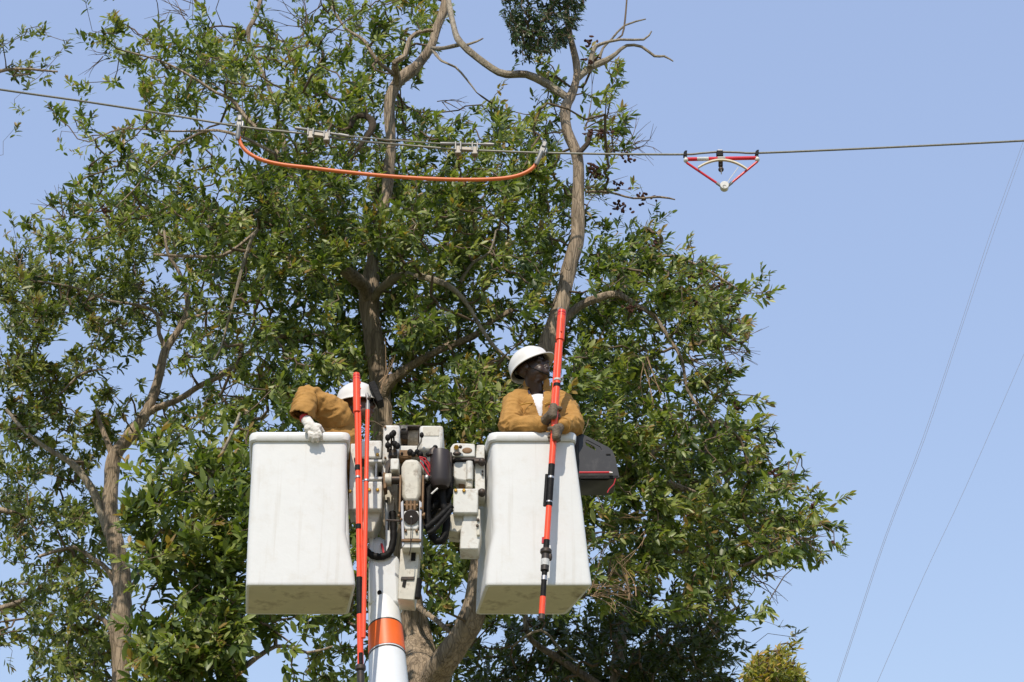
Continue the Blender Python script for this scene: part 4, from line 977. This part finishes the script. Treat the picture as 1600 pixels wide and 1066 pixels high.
# zip tapes along the opening, collar flaps, pocket zips, badge
def surf(px, py, Y=11.9):
    return at(px, py, Y)
for s_ in (-1, 1):
    pts = []
    for k in range(7):
        f = k/6; z = vb.z+(vt.z-vb.z)*f; xc = vb.x+(vt.x-vb.x)*f+s_*(.010+.045*f)
        yy = chest.y-.118*(1-.12*f)-.012+.05*f*f; pts.append(Vector((xc, yy, z)))
    MB().tube(pts, .0075, 6).build('zip_tape', M['navy'], jk1, smooth=True)
MB().tube([vb+Vector((0, .0, .0)), Vector((vb.x+.002, chest.y-.135, vb.z-.02)), Vector((vb.x+.006, chest.y-.135, vb.z-.12))], .004, 6).build('zip', M['steel'], jk1, smooth=True)
def collar(c, rx, ry, h, a0, a1, tilt, parent, flare=.018):
    rings = [[], [], [], []]; n = 22; t = .008; mb = MB(); rg = []
    for k in range(n+1):
        a = R(a0+(a1-a0)*k/n); e = Vector((math.cos(a), math.sin(a), 0))
        lo = Vector((c.x+rx*e.x, c.y+ry*e.y, c.z)); hi = lo+Vector((e.x*flare, e.y*flare, h+tilt*e.y*-.02+.012*math.sin(k*.9)))
        rg.append([lo, hi, hi-e*t, lo-e*t])
    mb.loft(rg); return mb.build('collar', M['jacket'], parent, bevel=.002)
collar(neck+Vector((0, .0, -.030)), .080, .077, .066, -52, 232, 1, jk1)
for a, c_ in (((812, 633), (833, 630)), ((851, 632), (860, 629))):
    p, q = at(*a, 12.155), at(*c_, 12.165); MB().tube([p, p.lerp(q, .5)+Vector((0, 0, .004)), q], .004, 6).build('pocket_zip', M['brass'], jk1, smooth=True)
part('badge', 'red', lambda b: b.pbox(857.5, 634, 863.5, 640.5, 12.158, .008), .001, jk1)
part('badge_mark', 'whiteplas', lambda b: b.pbox(859.5, 635.5, 863, 639, 12.155, .004), .0, jk1)
for w_, e_, r_ in ((wrL+Vector((-.02, 0, 0)), elL, .060), (wrR+Vector((.035, .02, .01)), elR, .058)):
    d_ = (w_-e_).normalized(); MB().tube([w_-d_*.022, w_-d_*.012, w_+d_*.016, w_+d_*.022, w_+d_*.020, w_-d_*.01], [r_, r_+.003, r_+.002, r_-.002, r_-.01, r_-.014], 20, False).build('cuff', M['jacket'], jk1, smooth=True)
for sh, sg in ((shL, 1), (shR, -1)):
    c_ = sh+Vector((sg*.03, 0, 0)); MB().tube([c_+Vector((0, .083*math.cos(a)*-1, .083*math.sin(a))) for a in [R(-25+k*22) for k in range(10)]], .0028, 5).build('seam', M['jacket'], jk1, smooth=True)
hm1 = helmet(MT1, P1, pitch=3)
MB().tube([MT1@Vector(p) for p in ((.080, .01, .03), (.074, -.02, -.05), (.05, -.055, -.103), (0, -.075, -.122), (-.05, -.055, -.103), (-.074, -.02, -.05), (-.080, .01, .03))], .0045, 6).build('chin_strap', M['black'], hm1, smooth=True)
# wrap-round dark glasses
gl = MB()
for s_ in (-1, 1): gl.ell((s_*.034, -.092, .004), (.031, .012, .019), Matrix.Rotation(R(s_*14), 3, 'Z'))
gl.xf(MT1); g1 = gl.build('glasses', M['lens'], P1, smooth=True)
MB().tube([MT1@Vector(p) for p in ((.062, -.08, .008), (.078, -.03, .008), (.084, .015, .006))], .003, 6).build('temple', M['black'], g1, smooth=True)
MB().tube([MT1@Vector(p) for p in ((-.062, -.08, .008), (-.078, -.03, .008), (-.084, .015, .006))], .003, 6).build('temple', M['black'], g1, smooth=True)

def grip_glove(c, axis, r_pole, wrist, name, m, parent, side, wdir, voxel=.0045, fr=.0128):
    "hand closed on a pole: four fingers round it from the palm side, thumb the other way"
    ax = axis.normalized(); w = Vector(wdir); w = (w-ax*w.dot(ax)).normalized(); u = ax.cross(w)*side
    b = MB(); R_ = r_pole+fr*.9
    palm_c = c+w*(r_pole+.018)
    b.cap(palm_c-ax*.036, palm_c+ax*.034, .029, .028); b.cap(palm_c+u*.012-ax*.025, palm_c+u*.012+ax*.025, .022, .02)
    b.cap(palm_c, wrist, .029, .032); b.cap(wrist, wrist+(wrist-palm_c).normalized()*.03, .034, .037)
    for k in range(4):
        h = -.036+.0225*k; rr = fr*(1.0, 1.05, 1.0, .88)[k]; pts = []
        end = (205, 222, 212, 190)[k]
        for a in [20+(end-20)*j/6 for j in range(7)]:
            aa = R(a); d = w*math.cos(aa)+u*math.sin(aa); kn = .005 if abs(a-75) < 22 else 0
            pts.append(c+ax*(h*(1-.04*a/90))+d*(R_+kn))
        b.chain(pts, [rr*1.08]*3+[rr]*2+[rr*.9]*2, 10)
    th = []
    for a, h in ((-15, .018), (-55, .034), (-95, .042), (-130, .040)):
        aa = R(a); d = w*math.cos(aa)+u*math.sin(aa); th.append(c+ax*h+d*(R_+.003))
    b.chain(th, [.016, .0135, .012, .0105], 10)
    return b.remesh(name, M[m], parent, voxel, 1, disp=folds(.0022, 50))
axis = (RS_T-RS_B).normalized()
grip_glove(gripL, axis, .022, wrL+Vector((-.012, -.02, .0)), 'glove', 'glove', P1, -1, (-.35, -1, 0))
grip_glove(gripR, axis, .022, wrR+Vector((.012, -.005, -.008)), 'glove', 'glove', P1, 1, (.45, -1, 0))
MB().cap(wrR+Vector((.03, .012, .01)), wrR+Vector((-.01, -.004, -.02)), .041, .040).build('glove_cuff', M['glove'], P1, smooth=True)

# --- man bending sideways in the left bucket
P2 = empty('person', (-1.45, 12.3, 5.96), 'man bending over with elbow raised and white-gloved hand on left bucket rim', 'person')
hc2 = at(560, 632, 12.36); MT2 = Matrix.Translation(hc2)@Matrix.Rotation(R(80), 4, 'Z')@Matrix.Rotation(R(-4), 4, 'X')
s2L = at(524, 648, 12.26); s2R = at(548, 690, 12.45); ch2 = at(528, 692, 12.36); pe2 = Vector((-1.47, 12.32, 6.72)); nk2 = at(545, 662, 12.36)
e2L = at(481, 618, 12.14); w2L = at(477, 655, 12.0)
b = MB(); head_shells(b, MT2); b.cap(hc2+Vector((-.02, .02, -.06)), nk2, .055, .06); body_torso(b, s2L, s2R, ch2, pe2, .82)
b.chain([s2L, e2L, w2L], [.055, .045, .03]); b.chain([s2R, at(535, 760, 12.38), at(520, 740, 12.2)], [.05, .042, .03])
b.chain([w2L, at(488, 668, 11.95)], [.03, .03])
for s_ in (-1, 1): b.chain([pe2+Vector((s_*.08, 0, 0)), Vector((-1.47+s_*.12, 12.2, 6.38)), Vector((-1.47+s_*.12, 12.36, 6.05)), Vector((-1.47+s_*.12, 12.22, 6.0))], [.08, .055, .042, .035])
b.remesh('body', M['skin2'], P2, .0075, 3)
for s_ in (-1, 1):
    MB().chain([pe2+Vector((s_*.08, 0, .02)), Vector((-1.47+s_*.12, 12.2, 6.38)), Vector((-1.47+s_*.12, 12.36, 6.05))], [.1, .08, .07]).build('trouser_leg', M['trousers'], P2, smooth=True)
    MB().cap((-1.47+s_*.12, 12.38, 6.02), (-1.47+s_*.12, 12.22, 6.005), .05, .042).build('boot', M['black'], P2, smooth=True)
b = MB(); body_torso(b, s2L, s2R, ch2, pe2, .98); b.cap(s2L, nk2+Vector((-.02, .0, -.02)), .1, .075)
b.cap(e2L+Vector((.012, 0, -.008)), s2L+Vector((0, 0, -.01)), .074, .112); b.cap(e2L+Vector((0, 0, -.01)), w2L+Vector((-.022, .01, .045)), .074, .078)
b.cap(e2L, w2L+Vector((-.035, .01, .03)), .06, .07)
b.chain([s2R, at(535, 760, 12.38), at(524, 745, 12.24)], [.08, .07, .055])
wz = at(470, 648, 12.0).z
jk2 = b.remesh('jacket', M['jacket'], P2, .0072, 3, disp=cloth([(s2L, e2L, w2L)], .0135), cut=lambda c, n: c.x < e2L.x+.09 and c.z < wz-.01-.25*(c.x-e2L.x) and c.y < 12.18)
jk2.modifiers.new('solid', 'SOLIDIFY').thickness = -.005
hm2 = helmet(MT2, P2, pitch=2)
# raised black visor in front of the helmet
rot = Matrix.Rotation(R(-24), 3, 'Y')
v2 = MB().box(at(588, 617, 12.30), (.050, .12, .17), rot).build('visor', M['black'], hm2, bevel=.008)
MB().box(at(580, 632, 12.34), (.03, .05, .05), rot).build('visor_hinge', M['dark'], v2, bevel=.008)
for s_ in (-1, 1): MB().ell(MT2@Vector((s_*.033, -.083, .004)), (.0125, .0125, .0125)).build('eye', M['eye'], P2, smooth=True)
gl = MB()
for s_ in (-1, 1): gl.ell((s_*.034, -.094, .004), (.029, .009, .018), Matrix.Rotation(R(s_*14), 3, 'Z'))
gl.xf(MT2).build('glasses', M['lens'], P2, smooth=True)
# white cotton glove over the rim
b = MB(); k0 = at(484, 664, 11.955)
b.cap(w2L+Vector((.006, -.005, -.004)), k0, .036, .036); b.cap(k0, at(494, 674, 11.945), .036, .03); b.cap(at(482, 670, 11.95), at(497, 668, 11.95), .032, .028)
for i, (x0, y0, x1, y1, x2, y2, rr) in enumerate([(483, 674, 484, 683, 483, 688, .0115), (488, 675, 490, 685, 489, 690, .0122), (493, 675, 496, 684, 496, 690, .0122), (497, 672, 502, 681, 503, 687, .0112)]):
    b.chain([at(x0, y0, 11.945), at((x0+x1)/2, (y0+y1)/2-1, 11.93), at(x1, y1, 11.935), at(x2, y2, 11.955)], [rr*1.12, rr*1.1, rr, rr*.88], 10)
b.chain([at(494, 664, 11.96), at(501, 669, 11.97), at(505, 675, 11.985)], [.016, .014, .012], 10)
b.remesh('glove', M['gwhite'], P2, .0048, 1, disp=folds(.0016, 40))
MB().tube([w2L+Vector((.0, 0, .02)), w2L+Vector((.002, -.002, .0)), w2L+Vector((.004, -.004, -.010))], [.039, .040, .038], 18).build('glove_cuff', M['redcuff'], P2, smooth=True)

# ------------------------------------------------------------------ overhead line and what hangs on it
LY = 12.75
def spline(P, n=6):
    Q = []
    for i in range(len(P)-1):
        p0, p1, p2, p3 = P[max(i-1, 0)], P[i], P[i+1], P[min(i+2, len(P)-1)]
        for k in range(n):
            t = k/n; Q.append(.5*((2*p1)+(p2-p0)*t+(2*p0-5*p1+4*p2-p3)*t*t+(3*p1-p0-3*p2+p3)*t**3))
    return Q+[P[-1]]
wp = [(-300, 95, 11.6), (0, 140, 12.2), (120, 157, 12.4), (250, 177, 12.6), (372, 197.5, 12.7), (480, 209.5, LY), (560, 220, LY), (640, 227.5, LY), (720, 234, LY), (780, 236.5, LY), (848, 239, LY), (960, 241, LY), (1068, 241.5, LY), (1095, 239.6, LY), (1125, 237.6, LY), (1155, 238.4, LY), (1185, 239.2, LY), (1300, 234.5, LY), (1450, 227.5, LY), (1600, 220, LY), (1900, 203, LY)]
WP = spline([at(*p) for p in wp], 4)
WP = [WP[0]+Vector((-30, -3.5, 1.2))]+WP+[WP[-1]+Vector((30, .6, 2.2))]
ow = MB().tube(WP, .0088, 10).build('conductor', M['wire'], smooth=True); tag(ow, 'grey stranded power conductor running across the whole picture above the men', 'wire')
def wire_y(px):
    for a, c_ in zip(wp[:-1], wp[1:]):
        if a[0] <= px <= c_[0]:
            f = (px-a[0])/(c_[0]-a[0]); return at(px, a[1]+(c_[1]-a[1])*f, a[2]+(c_[2]-a[2])*f)
# jumper
J = empty('jumper_cable', at(600, 274, LY-.02), 'orange insulated jumper cable hanging in a bow below the conductor', 'cable')
jp = [(373.5, 214), (375, 222), (380, 231), (391, 241), (411, 250.5), (441, 257.3), (481, 262), (541, 269), (601, 275), (661, 279), (721, 281), (771, 280), (801, 276.5), (821, 270), (834, 261), (840.5, 250)]
MB().tube(spline([at(x, y, LY-.03) for x, y in jp]), .0152, 14).build('cable', M['jumper'], J, smooth=True)
def line_clamp(px, py, ang, L_):
    c = at(px, py, LY-.02); rot = Matrix.Rotation(R(ang), 3, 'Y')
    def T(v): return c+rot@Vector(v)
    cl = MB().tube([T((0, -.03, -.02)), T((0, -.03, -.14)), T((0, -.03, -.15))], [.016, .018, .014], 12).build('ferrule', M['alu'], J, smooth=True)
    bd = MB(); bd.box(T((0, -.0, .0)), (.045, .07, .075), rot); bd.box(T((.0, -.03, .045)), (.034, .03, .05), rot); b1 = bd.build('clamp_body', M['alu'], J, bevel=.006)
    MB().tube([T((.0, .0, .03)), T((.0, 0, .085))], .010, 10).build('clamp_screw', M['steel'], b1, smooth=True)
    MB().tube([T((-.012+.014*math.cos(a), -.02, .075+.014*math.sin(a))) for a in [k*.63 for k in range(11)]], .004, 6, False).build('eye_ring', M['steel'], b1, smooth=True)
    MB().box(T((.026, -.0, .004)), (.012, .05, .05), rot).build('clamp_jaw', M['steel'], b1, bevel=.004)
line_clamp(374.5, 196, 2, .1); line_clamp(847.5, 236.5, 20, .1)
# strain clamps with thin wire between
def strain(x0, y0, x1, y1, sx, label):
    a, c_ = at(x0, y0, LY-.02), at(x1, y1, LY-.02)
    e = empty('wire_grip', (a+c_)/2, label, 'wire grip', 'wire grips on the conductor')
    MB().tube([a, a.lerp(c_, .35), a.lerp(c_, .36), a.lerp(c_, .8), a.lerp(c_, .82), c_], [.013, .013, .010, .010, .015, .012], 12).build('rod', M['alu'], e, smooth=True)
    for x in sx:
        f = (x-x0)/(x1-x0); p = a.lerp(c_, f); w = wire_y(x)
        up_ = (p-w).normalized()
        bk = MB(); bk.box(w+Vector((0, -.012, -.022)), (.050, .055, .07)); o = bk.build('jaw', M['alu_dark'], e, bevel=.006)
        st = MB()
        for dx in (-.020, .020):
            st.tube([p+Vector((dx, .018, .004)), p+Vector((dx, -.004, .017)), p+Vector((dx, -.024, .004)), w+Vector((dx, -.044, -.03))], .0065, 6)
        st.build('strap', M['alu'], o, smooth=True)
        MB().tube([w+Vector((0, -.005, -.055)), w+Vector((0, -.005, -.085)), w+Vector((0, -.005, -.095))], [.008, .007, .011], 8).build('eye_bolt', M['rust'], o, smooth=True)
    w0, w1 = wire_y(sx[0]), wire_y(sx[1]); MB().box((w0+w1)/2+Vector((0, -.012, -.004)), ((w1-w0).length-.04, .035, .03), Matrix.Rotation(math.atan2(-(w1.z-w0.z), w1.x-w0.x), 3, 'Y')).build('bridge', M['alu_dark'], e, bevel=.004)
M['alu_dark'] = mat('weathered_casting', (.34, .31, .27), .55, .4, var=.2, vscale=25, stain=(.14, .1, .07), stain_amt=.6, stain_scale=22)
strain(461, 200, 545, 213, (486, 511), 'grey double-jaw wire grip on the conductor, left one by the jumper clamp')
strain(688, 224.5, 772, 226, (716, 742), 'grey double-jaw wire grip on the conductor, right one nearer the bare stem')
tw = MB().tube([at(545, 213, LY-.02), at(617, 219.5, LY-.02), at(688, 224.5, LY-.02)], .0055, 8).build('tension_wire', M['wire'], smooth=True); tag(tw, 'thin wire stretched between the two wire grips above the conductor', 'wire')

# red triangular tool
RT = empty('line_tension_gauge', at(1126, 250, LY), 'red triangular line gauge with cream arc clipped on the conductor', 'line gauge')
def rt(x, y, dy=-.03): return at(x, y, LY+dy)
tbar = MB().tube([rt(1074, 249), rt(1181, 247)], .0155, 16).build('top_bar', M['red'], RT, smooth=True)
MB().tube([rt(1089, 248.7, -.0305), rt(1107, 248.3, -.0305)], .0162, 16).build('label_band', M['greylabel'], tbar, smooth=True)
MB().tube([rt(1121, 248.1), rt(1133, 247.9)], .0185, 16).build('sleeve', M['alu'], tbar, smooth=True)
for a, c_ in (((1073, 254.5), (1127, 291)), ((1137.5, 290.5), (1183, 253))):
    st = MB().tube([rt(*a), rt(*c_)], .0095, 12).build('strut', M['red'], RT, smooth=True)
    q = rt(*(c_ if a[0] < 1100 else a)); d_ = (rt(*a)-rt(*c_)).normalized()*(1 if a[0] < 1100 else -1)
    MB().tube([q, q+d_*.045], .012, 12).build('strut_end', M['alu'], st, smooth=True)
arc = []
for k in range(15):
    f = k/14; x = 1090.5+(1167-1090.5)*f; arc.append((x, 250+13.3*((f-.48)/.5)**2))
rg = []
for x, y in arc:
    p = rt(x, y, -.05); rg.append([p+Vector((0, -.012, .006)), p+Vector((0, .012, .006)), p+Vector((0, .012, -.007)), p+Vector((0, -.012, -.007))])
MB().loft(rg).build('scale_arc', M['cream'], RT, bevel=.001)
MB().tube([rt(1136.5, 285, -.06), rt(1153.7, 261.5, -.06)], .003, 6).build('pointer', M['whiteplas'], RT, smooth=True)
dk = MB().tube([rt(1132, 290.8, -.055)+Vector((0, -.012, .004)), rt(1132, 290.8, -.03)+Vector((0, .02, -.008))], .034, 26).build('dial', M['whiteplas'], RT, bevel=.004)
MB().tube([rt(1132, 290.5, -.069)+Vector((.013*math.cos(a), 0, .009*math.sin(a))) for a in [k*.5 for k in range(10)]], .002, 5).build('dial_mark', M['greylabel'], dk)
for s_, x, y in ((-1, 1071.8, 250.5), (1, 1183.3, 249.5)):
    j = MB().ell(rt(x, y), (.019, .024, .021)).build('joint', M['whiteplas'], RT, smooth=True)
    MB().tube([rt(x, y+2, .0), rt(x-.8, y-8, .0)], .013, 10).build('hook_post', M['alu'], j, smooth=True)
    hx = x-1.2 if s_ < 0 else x-.5
    bb = MB().prism([(hx-2.6, y-9), (hx-2.2, y-13), (hx, y-15.5), (hx+3.4, y-15.5), (hx+2.4, y-13), (hx+2.6, y-8), (hx-2.2, y-8)], LY-.022, .045).build('hook', M['black'], j, bevel=.002)
part('centre_block', 'black', lambda b: b.pbox(1120, 235, 1130, 243, LY-.025, .05), .003, RT)
part('centre_cap', 'steel', lambda b: b.pbox(1121, 233.5, 1129, 235.3, LY-.022, .044), .002, RT)
part('centre_screw', 'dark', lambda b: b.cyl(rt(1126, 250, -.02), rt(1126, 260, -.02), .018), 0, RT, True)
kb = part('clamp_knob', 'dark', lambda b: b.ell(rt(1126.6, 265, -.02), (.022, .022, .022)), 0, RT, True)
part('knob_pin', 'steel', lambda b: b.tube([rt(1126.8, 265, -.044), rt(1127.2, 272.5, -.03)], [.006, .004], 6), 0, kb, True)

# far thin wires against the sky
def far_wire(px, label, Y0=34., Y1=30.):
    P = [at(x, y, Y0+(Y1-Y0)*i/(len(px)-1)) for i, (x, y) in enumerate(px)]
    P = [P[0]+(P[0]-P[1])*1.5]+P+[P[-1]+(P[-1]-P[-2])*3]
    tag(MB().tube(spline(P, 4), .0036, 6).build('far_wire', M['farwire'], smooth=True), label, 'wire', 'thin wires in the far sky')
far_wire([(1598, 236), (1550, 371), (1501, 517), (1444, 688), (1387, 834), (1310, 1066)], 'faint far wire slanting from the conductor down to bottom right, right of the close pair')
far_wire([(1590, 246), (1545, 372), (1497, 520), (1440, 690), (1383, 838), (1307, 1068)], 'faint far wire slanting from the conductor down to bottom right, left of the close pair')
far_wire([(1598, 558), (1509, 761), (1444, 899), (1371, 1066)], 'faint single far wire crossing the lower right corner of the sky')

bpy.context.view_layer.update()
